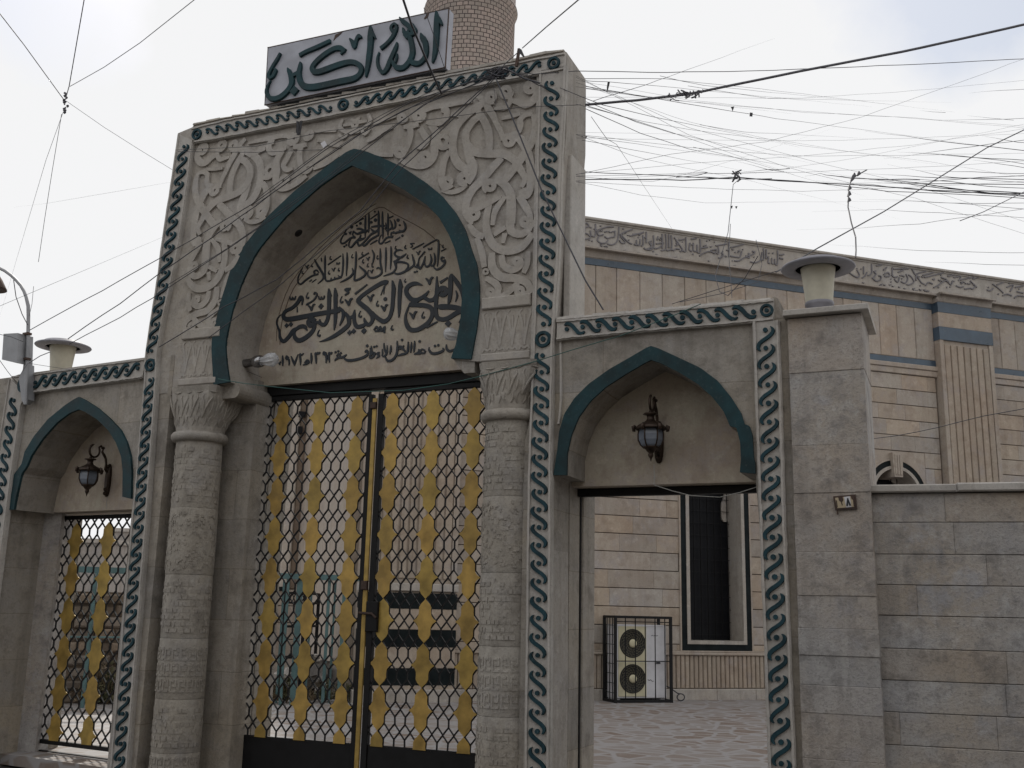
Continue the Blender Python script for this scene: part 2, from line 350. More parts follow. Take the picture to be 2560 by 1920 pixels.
def paving():
    m, t, n, l, b = mat('crazy_paving'); v = coords(t, (1.0, 1.0, 1.0))
    ns = nd(t, 'ShaderNodeTexNoise', Scale=2.2, Detail=2.0); l.new(v, ns.inputs['Vector'])
    mv = t.nodes.new('ShaderNodeVectorMath'); mv.operation = 'MULTIPLY_ADD'; mv.inputs[1].default_value = (0.07, 0.07, 0); l.new(ns.outputs['Color'], mv.inputs[0]); l.new(v, mv.inputs[2])
    ve = nd(t, 'ShaderNodeTexVoronoi', Scale=3.3, feature='DISTANCE_TO_EDGE'); l.new(mv.outputs[0], ve.inputs['Vector'])
    vc = nd(t, 'ShaderNodeTexVoronoi', Scale=3.3); l.new(mv.outputs[0], vc.inputs['Vector'])
    sep = t.nodes.new('ShaderNodeSeparateColor'); l.new(vc.outputs['Color'], sep.inputs[0])
    c = mixc(t, sep.outputs[0], (0.211, 0.177, 0.156), (0.150, 0.105, 0.078)); c = mixc(t, ramp(t, sep.outputs[1], (0.45, 0.95)), c, (0.238, 0.221, 0.211))
    f = noise(t, v, 12, 6, 0.7); c = mixc(t, ramp(t, f, (0.45, 0.65, 0, 0.4)), c, (0.245, 0.224, 0.211))
    c = mixc(t, ramp(t, ve.outputs['Distance'], (0.055, 0.12)), (0.272, 0.262, 0.262), c)
    g = noise(t, v, 0.45, 5, 0.6); c = mixc(t, ramp(t, g, (0.46, 0.64, 0, 0.4)), c, (0.252, 0.238, 0.231))
    l.new(c, b.inputs['Base Color']); b.inputs['Roughness'].default_value = 0.7
    bp = nd(t, 'ShaderNodeBump', Strength=0.3, Distance=0.01); l.new(ve.outputs['Distance'], bp.inputs['Height']); l.new(bp.outputs[0], b.inputs['Normal']); return m
MS['paving'] = paving()
MS['asphalt'] = stone('street_asphalt', (0.06, 0.058, 0.056), (0.035, 0.034, 0.033), (0.07, 0.066, 0.06), bump=0.3)
def leaf_mat(name, a, b_):
    m, t, n, l, b = mat(name); v = coords(t); f = noise(t, v, 7, 4); c = mixc(t, ramp(t, f, (0.35, 0.65)), a, b_)
    l.new(c, b.inputs['Base Color']); b.inputs['Roughness'].default_value = 0.7; return m
MS['leaf'] = leaf_mat('dusty_olive_leaves', (0.05, 0.06, 0.025), (0.11, 0.095, 0.05))
MS['dry'] = leaf_mat('dry_brown_foliage', (0.09, 0.065, 0.04), (0.16, 0.12, 0.07))
def carved(name):
    m = stone(name, (0.365, 0.343, 0.312), (0.19, 0.172, 0.152), (0.36, 0.325, 0.278), bump=0.7, grime=0.65)
    return m
MS['drum'] = carved('carved_column_stone')
MS['chrome'] = paint('dark_chrome', (0.35, 0.35, 0.36), 0.18, metal=1.0, var=0.2, dirtf=0.1)
# ================================================================== ground
mb = MB(); mb.prism([(-150, -60, -0.12), (150, -60, -0.12), (150, 300, -0.12), (-150, 300, -0.12)], (0, 0, -0.2)); o = mb.build('street_ground', MS['asphalt']); tag(o, kind='structure')
q = [L.P(-9, 0, 0.30), L.P(0.15, 0, 0.30), G.P(0.3, 0, 0.30), G.P(2.0, 0, 0.30), WL.P(9, 0, 0.3)]
mb = MB(); mb.prism([(p.x, p.y, 0) for p in q] + [(40, 60, 0), (-45, 60, 0)], (0, 0, -0.1)); o = mb.build('courtyard_paving', MS['paving']); tag(o, kind='structure')

# ================================================================== helpers for the gateway
def pts2(pl, lst, d): return [pl.uz(x, y, d) for x, y in lst]
def face_prism(mb, pl, uzs, d0, d1, tint=None): mb.prism([pl.P(u, z, d0) for u, z in uzs], pl.n*(d1-d0), tint)
def half_paths(outer, inner, apo, api, n=64):
    a = resample(outer[:apo+1], n)+resample(outer[apo:], n)[1:]; b = resample(inner[:api+1], n)+resample(inner[api:], n)[1:]; return a, b
def arch_band(pl, outer, inner, apo, api, d0, d1, parent):
    a, b = half_paths(outer, inner, apo, api); mb = MB(); vs = []; n = len(a)
    for (p, q) in zip(a, b): vs += [pl.P(*p, d0), pl.P(*p, d1), pl.P(*q, d1), pl.P(*q, d0)]
    fs = []
    for i in range(n-1):
        for j in range(3): fs.append((i*4+j, i*4+j+1, i*4+5+j, i*4+4+j))
    fs += [(0, 1, 2, 3), (n*4-1, n*4-2, n*4-3, n*4-4)]
    mb.add(vs, fs); return mb.build('arch_band', MS['green'], parent)
WAVE = [(.27, -.17, .04), (.36, -.08, .14), (.40, .05, .205), (.345, .20, .22), (.18, .36, .225), (0, .48, .225), (-.18, .60, .225), (-.345, .76, .22), (-.40, .91, .205), (-.36, 1.04, .14), (-.27, 1.13, .04)]
def strip(pl, ea, eb, parent, period=0.135, flip=1, eyes=(), d_front=0.0, d_back=0.045, t0=0.0, t1=1.0, segs=None, name='wave_border', fil=0.022, wk=1.0, lat=1.0):
    """a raised border plate with a painted running wave; ea/eb: its two edges in photo pixels"""
    A = [pl.uz(x, y, d_front) for x, y in ea]; B = [pl.uz(x, y, d_front) for x, y in eb]
    n = 60; A = resample(A, n); B = resample(B, n)
    mb = MB(); vs = []; jt = lambda p: (p[0]+random.uniform(-.0025, .0025), p[1]+random.uniform(-.0025, .0025))
    A = [jt(p) for p in A]; B = [jt(p) for p in B]
    for (p, q) in zip(A, B): vs += [pl.P(*p, d_back), pl.P(*p, d_front), pl.P(*q, d_front), pl.P(*q, d_back)]
    fs = []
    for i in range(n-1):
        for j in range(3): fs.append((i*4+j, i*4+j+1, i*4+5+j, i*4+4+j))
    fs += [(0, 1, 2, 3), (n*4-1, n*4-2, n*4-3, n*4-4)]
    mb.add(vs, fs)
    for E_, s_ in ((A, 1), (B, -1)):           # thin raised fillets along both edges
        O_ = B if s_ == 1 else A; pp = []
        for p, q in zip(E_, O_):
            l = math.dist(p, q); f = 0.016/l; pp.append((p[0]+(q[0]-p[0])*f+random.uniform(-.0015, .0015), p[1]+(q[1]-p[1])*f+random.uniform(-.0015, .0015), fil*random.uniform(.85, 1.1)))
        ribbon(mb, pl, pp, d_front+.002, d_front-0.013, .7, 1)
    plate = mb.build('border_plate', MS['frame'], parent)
    C = [((p[0]+q[0])/2, (p[1]+q[1])/2) for p, q in zip(A, B)]; Wd = sum(math.dist(p, q) for p, q in zip(A, B))/n
    Ls = [0]
    for a, b in zip(C, C[1:]): Ls.append(Ls[-1]+math.dist(a, b))
    def pos(t):
        t = max(0, min(Ls[-1]-1e-6, t)); j = 0
        while j < n-2 and Ls[j+1] < t: j += 1
        f = (t-Ls[j])/(Ls[j+1]-Ls[j]); tx, tz = C[j+1][0]-C[j][0], C[j+1][1]-C[j][1]; l = math.hypot(tx, tz)
        return (C[j][0]+(C[j+1][0]-C[j][0])*f, C[j][1]+(C[j+1][1]-C[j][1])*f), (tx/l, tz/l)
    half = Wd*0.5-0.034; mw = MB()
    def place(sv, tv):
        (c, tg) = pos(tv); nx, nz_ = -tg[1], tg[0]; return (c[0]+nx*sv, c[1]+nz_*sv)
    for (s0, s1, fl) in (segs or [(t0, t1, flip)]):
        a0, a1 = s0*Ls[-1], s1*Ls[-1]; m = max(1, round((a1-a0)/period)); pr = (a1-a0)/m
        for k in range(m):
            base = a0 + pr*(k+0.5); js = random.uniform(.93, 1.07); jx = random.uniform(-.004, .004)
            if k < m-1:
                pp = []
                for (sx, tt, w) in WAVE:
                    u, z = place(-sx*fl*pr*lat+jx, base+tt*pr); pp.append((u, z, w*pr*wk*js))
                ribbon(mw, pl, pp, d_front+.002, d_front-0.017, .8, 3)
            u, z = place(jx, base); r = 0.135*pr*js
            mw.prism([pl.P(u+r*math.cos(i*.785), z+r*math.sin(i*.785), d_front-0.0168) for i in range(8)], pl.n*0.018)
    for e in eyes:
        u, z = place(0, e*Ls[-1])
        for (r, w) in ((half*0.78, half*.42),):
            ring = [(u+r*math.cos(i*.5236), z+r*math.sin(i*.5236), w) for i in range(13)]; ribbon(mw, pl, ring, d_front+.002, d_front-0.018, .8, 2)
        r = half*.3; mw.prism([pl.P(u+r*math.cos(i*.785), z+r*math.sin(i*.785), d_front-0.0168) for i in range(8)], pl.n*0.018)
    w = mw.build('painted_wave', MS['wave'], plate); plate.name = name
    return plate
def blocks(mb, pl, u0, u1, z0, z1, d0, d1, lens, seed, bev=0.006, gap=0.004, var=0.10, warmv=0.05, dj=0.004):
    rr = random.Random(seed); u = u0 - rr.random()*lens[0]
    while u < u1:
        l = rr.uniform(*lens); a, b = max(u, u0), min(u+l, u1); u += l
        if b-a < 0.06: continue
        k = 1+rr.uniform(-var, var*.7); w = rr.uniform(-warmv, warmv)
        mb.pbox(pl, a+gap/2, b-gap/2, z0, z1, d0+rr.uniform(-dj, dj), d1, (min(1.2, k*(1+w)), k, k*(1-w*1.3)), bev)
# ================================================================== main gateway
gate = empty('entrance_gateway', G.P(-1.85, 0, 0), 'tall carved stone gateway with dark teal arch and green wave borders', 'gateway')
def Z(x, y): return G.uz(x, y, 0.04)
g_out = [Z(*p) for p in [(537,963),(532,871),(534,841),(555,756),(579,679),(596,640),(607,624),(671,544),(742,477),(848,397),(870,381),(888,374),(910,378),(951,393),(1009,420),(1068,459),(1106,490),(1141,533),(1165,575),(1182,630),(1194,661),(1201,715),(1201,762),(1194,823),(1180,899)]]
g_in = [Z(*p) for p in [(577,956),(569,902),(567,864),(570,840),(586,771),(609,706),(640,640),(658,614),(717,544),(802,468),(850,434),(882,416),(951,443),(1009,474),(1068,513),(1099,544),(1126,591),(1140,625),(1153,682),(1158,733),(1154,798),(1142,863),(1130,897)]]
outl = [Z(*p) for p in [(445,333),(481,318),(485,312),(560,296),(660,277),(790,250),(900,229),(1010,207),(1118,184),(1290,152),(1340,139),(1366,134),(1410,127),(1417,131),(1418,160),(1416,330),(1408,420),(1398,638),(1390,760),(1383,900),(1380,1200),(1377,1700)]]
outl += [(outl[-1][0], -0.12)]
lp = [Z(1316,1500)]; lp = [(lp[0][0], -0.12), lp[0], Z(1319,1200), Z(1330,905)]
left = [Z(397,985), Z(370,1280), Z(340,1640)]; left += [(left[-1][0], -0.12)]
l2 = [Z(305,1540)]; l2 = [(l2[0][0], -0.12), l2[0], Z(336,1242), Z(361,945), Z(363,888), Z(376,800), Z(392,700), Z(405,600), Z(418,520), Z(430,440)]
poly = outl + lp + [Z(1180,903)] + g_in[::-1] + [Z(537,963)] + left + l2
mb = MB(); face_prism(mb, G, poly, 0.04, 0.53); mb.build('portal_wall', MS['portal'], gate)
# thin coping on the wall top, chipped
mb = MB(); rr = random.Random(3)
top = resample(outl[2:13], 26)
for a, b in zip(top, top[1:]):
    h = rr.uniform(0.012, 0.03)
    mb.prism([G.P(a[0], a[1]-.01, 0.02), G.P(b[0]-.004, b[1]-.01, 0.02), G.P(b[0]-.004, b[1]+h, 0.03+rr.uniform(0, .02)), G.P(a[0], a[1]+h*rr.uniform(.7, 1.1), 0.03)], G.n*0.46)
mb.build('chipped_coping', MS['stone'], gate)
# flat paler patch on the right return of the wall
mb = MB(); mb.pbox(G, outl[15][0]-.05, outl[15][0]+.012, 3.6, 5.3, 0.14, 0.50, bev=.008); mb.build('side_return', MS['frame'], gate)
arch_band(G, g_out, g_in, 11, 11, 0.045, 0.018, gate)
# tympanum under the arch with its lettering
zl = G.uz(661, 965, 0.52)[1]; zl2 = G.uz(1180, 921, .52)[1]; TD = 0.52
mb = MB(); face_prism(mb, G, [(-3.35, zl), (-0.42, zl2), (-0.42, 5.75), (-3.35, 5.75)], TD, 0.86); tym = mb.build('tympanum', MS['tymp'], gate)
# fine incised guide line that echoes the arch
gl = [(700,862),(706,800),(735,720),(790,650),(850,590),(905,545),(950,518),(985,535),(1060,575),(1110,620)]
mb = MB(); pp = [(*G.uz(x, y, TD), 0.008) for x, y in gl]; ribbon(mb, G, pp, TD+.002, TD-.004, .6, 3)
pp = [(*G.uz(x-9, y-9, TD), 0.006) for x, y in gl[:7]]; ribbon(mb, G, pp, TD+.002, TD-.004, .6, 3); mb.build('incised_line', MS['joint'], tym)
exec_text = True
def text(name, ox, oy, s, w0, lst, dots=(), rh=(), d=TD, pl=G, h=0.008, parent=tym, m=None, k=4):
    mb = MB(); strokes(mb, pl, d, ox, oy, s, lst, w0, d+.001, d-h, k, None, .9, 1.14); discs(mb, pl, d, ox, oy, s, dots, d+.001, d-h-.0005); rhomb(mb, pl, d, ox, oy, s, rh, d+.001, d-h-.0005)
    return mb.build(name, m or MS['ink'], parent)
def vee(x, y, s=1, w=18): return [(x-38*s, y-22*s, w*.6), (x-15*s, y+2*s, w), (x, y+36*s, w*.8), (x+10*s, y-5*s, w), (x+24*s, y-28*s, w), (x+40*s, y-30*s, w*.5)]
def com(x, y, s=1, w=16): return [(x+8*s, y-34*s, w*.4), (x-8*s, y, w*.7), (x-8*s, y+24*s, w), (x+10*s, y+30*s, w), (x+14*s, y+14*s, w*.6)]
def shd(x, y, s=1, w=15): return [(x-32*s, y-18*s, w*.6), (x-24*s, y+12*s, w), (x-4*s, y+8*s, w), (x-2*s, y-12*s, w*.6), (x+4*s, y+8*s, w), (x+26*s, y+6*s, w), (x+32*s, y-24*s, w*.6)]
text('inscription_top_line', 840, 510, .09042, 46, [
 [(820,320,14),(820,450,48),(815,700,48),(810,950,20)],[(915,240,14),(915,400,48),(912,650,48),(905,800,15)],[(1180,190,15),(1185,350,52),(1185,700,52),(1180,880,40)],[(1290,210,15),(1290,400,50),(1300,800,45),(1300,970,12)],[(1440,260,15),(1445,450,52),(1440,700,48),(1440,880,14)],
 [(1590,335,26),(1480,390,34)],[(1150,280,26),(960,420,24)],[(770,400,28),(640,470,30),(520,550,20)],
 [(1870,480,18),(1910,560,50),(1930,660,50),(1880,750,55),(1800,760,50),(1750,720,20)],[(1800,770,50),(1700,790,45),(1640,810,45),(1600,760,20)],[(1610,800,45),(1540,800,40),(1530,870,40),(1580,910,45)],[(1580,920,50),(1450,920,50),(1360,980,45),(1290,1080,45),(1220,1100,42),(1190,1040,35),(1210,950,30),(1260,850,20)],
 [(1500,440,15),(1540,550,48),(1550,650,48),(1470,720,45),(1390,740,45)],[(1610,430,15),(1640,520,48),(1640,640,48),(1560,700,45)],[(1380,520,14),(1390,650,40),(1350,700,40)],
 [(980,640,30),(1100,620,50),(1250,610,55),(1350,610,50)],[(960,670,22),(1020,740,50),(1100,770,60),(1180,720,60)],[(1100,780,60),(980,840,50),(880,950,45),(760,1080,45),(650,1160,45),(610,1100,40),(620,1000,40),(720,960,40)],[(1190,860,50),(1080,920,50),(950,1000,50),(850,1110,55),(770,1160,45),(740,1110,30)],
 [(580,690,30),(680,690,55),(780,740,60),(880,740,55)],[(860,760,55),(700,790,55),(600,830,50),(520,790,45),(490,760,30),(470,860,35),(540,930,40)],[(540,930,50),(430,940,45),(330,1010,42),(240,1080,42),(160,1090,40),(135,1020,35),(180,920,30),(240,830,20),(295,700,12)],[(690,850,30),(660,950,45),(540,1070,50),(440,1190,45),(370,1180,35),(370,1080,28),(420,980,15)],[(640,1020,40),(700,990,55),(790,950,50)],
 [(1780,920,34),(1640,1010,28)],[(1510,1020,34),(1350,1090,28)],[(1150,1000,34),(950,1120,26)],vee(400,800,1,36)],
 [(440,640,46),(680,540,40),(580,600,26),(980,510,38),(1095,450,50),(1720,450,46),(1765,590,28),(290,1140,28),(235,1180,28),(280,830,36),(1080,215,25)],[(1840,880,42)])
text('inscription_second_line', 730, 580, .18083, 24, [
 [(2108,360,14),(2080,350,22),(2065,380,22),(2090,410,24),(2112,390,24),(2112,440,26),(2070,490,26),(2010,520,24),(1970,500,18),(1955,462,8)],
 [(2025,110,10),(2030,180,25),(2025,330,25),(2012,480,8)],[(2012,105,18),(1930,145,17),(1815,215,15)],
 [(1965,290,8),(1980,360,24),(1970,440,24),(1940,470,24),(1910,440,18)],[(1915,310,8),(1930,390,24),(1905,460,24),(1860,480,24),(1835,440,16),(1845,390,8)],[(1842,335,10),(1830,400,22),(1800,470,22),(1770,512,22),(1750,450,18),(1760,370,16),(1800,320,16),(1842,270,18)],
 [(1790,490,22),(1730,490,22),(1735,440,10)],[(1730,490,22),(1690,470,20)],
 [(1660,310,10),(1680,380,24),(1690,450,26),(1640,500,28),(1560,550,30),(1480,580,26),(1425,570,20),(1415,530,10)],
 [(1582,300,12),(1520,350,26),(1450,340,26),(1420,300,24),(1450,260,24),(1500,250,22),(1536,262,8)],[(1560,320,20),(1480,370,26),(1415,425,30)],[(1412,430,30),(1440,416,30),(1540,420,26),(1600,445,25),(1606,490,24),(1560,550,20)],
 [(1415,400,30),(1432,440,34),(1440,500,24),(1400,560,24),(1330,590,18),(1265,612,5)],
 [(1370,200,8),(1374,280,25),(1370,420,22),(1362,520,6)],[(1300,215,8),(1302,300,25),(1298,450,20),(1295,555,6)],[(1222,230,8),(1225,320,24),(1225,430,22),(1242,520,24),(1235,580,25),(1170,622,24),(1100,635,24),(1055,610,22),(1050,560,12),(1065,525,6)],[(1170,510,14),(1200,495,22),(1240,522,22)],
 [(1110,250,10),(1137,320,22),(1122,420,16),(1100,450,6)],
 [(935,470,10),(960,500,24),(1015,550,27),(1010,600,25),(940,650,25),(872,670,23),(870,610,22),(885,450,24),(890,330,24),(888,270,8)],
 [(835,500,8),(852,560,25),(810,620,27),(740,665,22),(670,698,5)],[(765,285,8),(767,370,24),(762,480,22),(755,610,6)],
 [(705,300,8),(710,400,24),(705,520,24),(690,610,22),(660,620,20),(640,600,10)],[(690,625,20),(600,650,20),(595,620,10)],[(620,645,20),(550,665,20),(545,635,10)],[(560,665,20),(490,680,22),(462,640,22),(460,500,24),(460,380,24),(462,325,8)],
 [(315,380,12),(350,450,26),(400,530,27),(436,600,24),(428,655,22),(360,720,6)],[(460,620,22),(430,650,22)],
 [(372,565,12),(345,530,20),(308,550,22),(330,590,24),(368,580,18)],[(330,590,22),(260,620,22),(190,670,23),(130,720,22),(90,700,18),(90,630,16),(120,560,14),(155,490,6)],
 [(920,380,15),(1065,290,15)],[(1670,240,15),(1830,155,12)],[(500,455,16),(680,330,12)],[(2065,268,12),(2135,232,10)],[(245,685,12),(280,662,10)],[(280,698,12),(340,655,10)],[(1692,160,14),(1640,165,16),(1670,192,14),(1640,218,10)],
 shd(640,435,.7,13),shd(1910,235,.8,13),vee(1750,290,.8,15),vee(1055,370,.7,14),vee(580,520,.7,14),vee(215,480,.7,14),vee(1105,545,.7,14),
 com(1570,210,.8,13),com(1600,345,.8,13),com(1185,350,.8,13),com(985,405,.8,13),com(1050,460,.8,13),com(1115,465,.8,13),com(835,335,.8,13),com(975,300,.7,13),com(535,360,.8,13),com(280,462,.7,13),com(650,520,.7,13),com(515,560,.8,13),com(150,560,.6,12),com(1435,218,.7,13),com(2090,200,.7,12),[(408,360,10),(415,410,12)]],
 [(1700,556,15),(1730,547,15)])
text('inscription_main_line', 680, 670, .22604, 44, [
 [(1985,68,14),(1978,120,50),(1975,250,48),(1965,350,40),(1952,402,14)],[(1985,70,20),(2045,160,46),(2092,240,38),(2112,340,26),(2116,440,24),(2105,530,15),(2068,608,6)],[(2035,250,10),(2050,310,22),(2030,375,8)],
 [(1828,420,15),(1865,430,55),(1960,430,55),(2060,445,50),(2112,462,40)],[(2110,475,45),(2040,500,50),(1960,550,48),(1890,570,45),(1832,550,45),(1815,490,42),(1815,400,42),(1825,250,42),(1825,95,14)],
 [(1830,280,40),(1862,235,55),(1905,225,50),(1932,262,50),(1905,298,50),(1862,285,55)],[(1880,262,60),(1890,268,60)],[(1832,275,45),(1800,340,45),(1745,360,40),(1690,330,36)],[(1737,250,12),(1700,300,36),(1620,350,44),(1550,350,46),(1497,295,46),(1490,235,48),(1530,190,46),(1595,172,40),(1665,192,8)],
 [(1640,345,30),(1590,372,45),(1525,410,32),(1600,410,45),(1690,415,46),(1758,442,46),(1778,505,46),(1750,580,46),(1690,640,50),(1605,685,46),(1530,680,46),(1490,620,42),(1480,530,25),(1510,440,18),(1530,405,12)],
 [(1420,125,12),(1420,200,45),(1412,350,42),(1410,470,32),(1405,548,10)],[(1425,160,26),(1448,215,8)],
 [(1333,140,14),(1347,230,44),(1340,350,42),(1330,460,42),(1300,550,42),(1245,592,46),(1190,570,42),(1150,540,42),(1100,495,44)],[(1340,170,26),(1368,235,8)],
 [(1238,290,8),(1250,200,14),(1272,158,40),(1225,165,46),(1150,205,44),(1050,270,42),(972,335,44),(960,375,46),(1060,460,48),(1110,530,46),(1108,595,42),(1065,630,38),(1030,590,30),(1020,552,10)],[(1245,205,16),(1205,305,8)],
 [(1045,612,30),(1000,642,42),(940,648,42),(915,600,40),(910,520,38),(918,462,10)],[(915,520,35),(870,550,36),(830,530,30),(815,488,10)],[(820,500,20),(850,560,45),(850,625,46),(790,685,48),(700,748,42),(610,792,28),(530,817,6)],
 [(700,222,12),(705,300,44),(705,450,42),(703,580,38),(690,690,10)],[(706,255,26),(730,310,8)],[(630,228,12),(635,300,44),(632,450,42),(620,560,42),(585,625,42),(540,615,36),(530,570,15)],[(636,260,26),(662,315,8)],[(540,615,36),(500,600,30),(480,610,36),(450,640,34)],
 [(735,440,10),(745,470,44),(620,490,46),(450,520,48),(300,550,50),(170,568,48),(128,535,40),(150,482,36),(230,440,36),(290,380,40),(322,325,42),(342,355,25),(335,412,10)],[(745,430,12),(790,490,36),(785,560,32),(750,640,10)],
 [(480,590,46),(440,565,46),(405,595,46),(420,635,46),(465,625,46)],[(430,598,40),(440,604,40)],[(475,600,44),(462,680,45),(400,752,50),(310,802,48),(255,770,42),(252,705,30),(300,655,40),(360,648,40),(392,695,10)],
 [(300,665,30),(240,690,42),(190,760,44),(130,812,38),(92,770,30),(85,700,22),(57,620,18),(65,560,15),(105,515,8)],
 [(1860,165,30),(1945,108,18)],[(920,290,24),(1058,183,14)],[(1710,660,22),(1832,595,16)],[(380,408,18),(460,360,18),(500,300,20),(478,272,16),(468,296,16)],[(872,232,26),(815,240,28),(850,270,24),(808,302,16)],
 vee(1745,140,1.1,24),vee(1565,520,1.1,24),vee(1095,330,1,22),vee(1245,440,1,22),vee(852,375,1.1,24),vee(440,435,1,22),com(1475,140,.6,12),com(1672,520,1.1,18),com(1168,392,.9,16),com(770,350,1.1,18),com(975,510,1.1,18),com(395,305,1,16),com(520,720,1.1,18),[(282,430,8),(283,490,14)],com(1330,660,.8,16),shd(550,330,1,18),shd(232,335,1,18),
 [(1130,692,16),(1160,650,20),(1180,692,18),(1200,650,18),(1222,692,18),(1250,650,18),(1245,722,16)],[(1140,700,18),(1240,696,18)]],
 [(1255,345,22)],[(1950,615,40),(1020,697,36),(860,717,30),(906,700,30),(545,425,34),(165,637,28),(212,624,28)])
text('inscription_date_line', 680, 830, .22604, 24, [
 [(1930,138,12),(1935,190,26),(1970,212,26),(2025,190,18)],[(1890,178,12),(1897,205,26),(1830,235,28),(1770,236,26),(1740,200,22),(1740,168,8)],
 [(1695,205,16),(1662,192,18),(1642,220,18),(1680,236,18),(1700,208,16)],[(1652,238,20),(1600,238,24)],[(1625,188,12),(1622,226,24),(1572,248,12)],[(1580,98,8),(1578,160,24),(1570,228,8)],[(1545,112,8),(1543,170,24),(1535,232,8)],[(1510,108,8),(1508,170,24),(1500,222,24),(1470,242,24),(1440,248,24),(1392,264,8)],
 [(1478,215,14),(1452,192,24),(1430,162,22),(1398,162,16)],[(1405,192,12),(1440,176,24),(1462,150,10)],[(1385,98,8),(1390,180,24),(1375,260,26),(1330,312,26),(1280,318,24),(1258,280,12)],
 [(1318,148,8),(1316,200,24),(1305,250,8)],[(1275,148,8),(1275,220,22),(1250,266,22),(1225,272,10)],[(1240,123,10),(1247,190,22),(1272,258,10)],[(1222,190,10),(1225,230,18),(1222,268,12)],[(1195,228,18),(1165,240,24),(1187,266,24),(1152,292,8)],
 [(1088,175,10),(1094,240,24),(1085,286,22),(1118,278,24),(1140,240,22),(1118,228,20),(1108,255,20)],[(1100,152,8),(1104,210,22),(1102,250,12)],[(1030,228,15),(1050,205,22),(1058,250,26),(1000,287,28),(900,312,28),(830,312,26),(798,288,14)],
 [(830,248,10),(800,272,26),(770,282,24),(730,287,26),(695,318,12)],[(718,272,16),(740,242,18),(762,272,16)],
 [(668,222,10),(655,240,20),(635,232,20),(632,290,22),(640,338,8)],[(605,240,18),(578,222,18),(572,250,18),(600,252,20),(606,300,22),(600,345,8)],[(535,222,12),(520,243,18),(508,228,16),(498,245,18),(483,235,18),(490,300,22),(492,352,8)],[(435,232,10),(440,290,24),(438,352,8)],
 [(345,367,8),(380,352,26),(410,335,24),(390,312,20),(365,345,18)],[(352,233,10),(332,256,18),(310,246,20),(318,310,22),(318,368,8)],[(213,268,10),(235,320,22),(252,372,10)],[(252,372,10),(265,320,20),(292,248,8)],[(188,292,18),(165,268,18),(158,296,18),(186,304,20),(194,335,18),(190,372,8)],[(120,262,10),(122,320,22),(122,377,8)],[(102,328,12),(84,350,16),(92,364,12)]],
 [(1805,155,15),(1842,147,15),(1635,104,15),(1440,89,15),(1133,165,13),(1160,158,13),(1055,154,17),(705,225,13),(735,214,13),(765,234,13)])
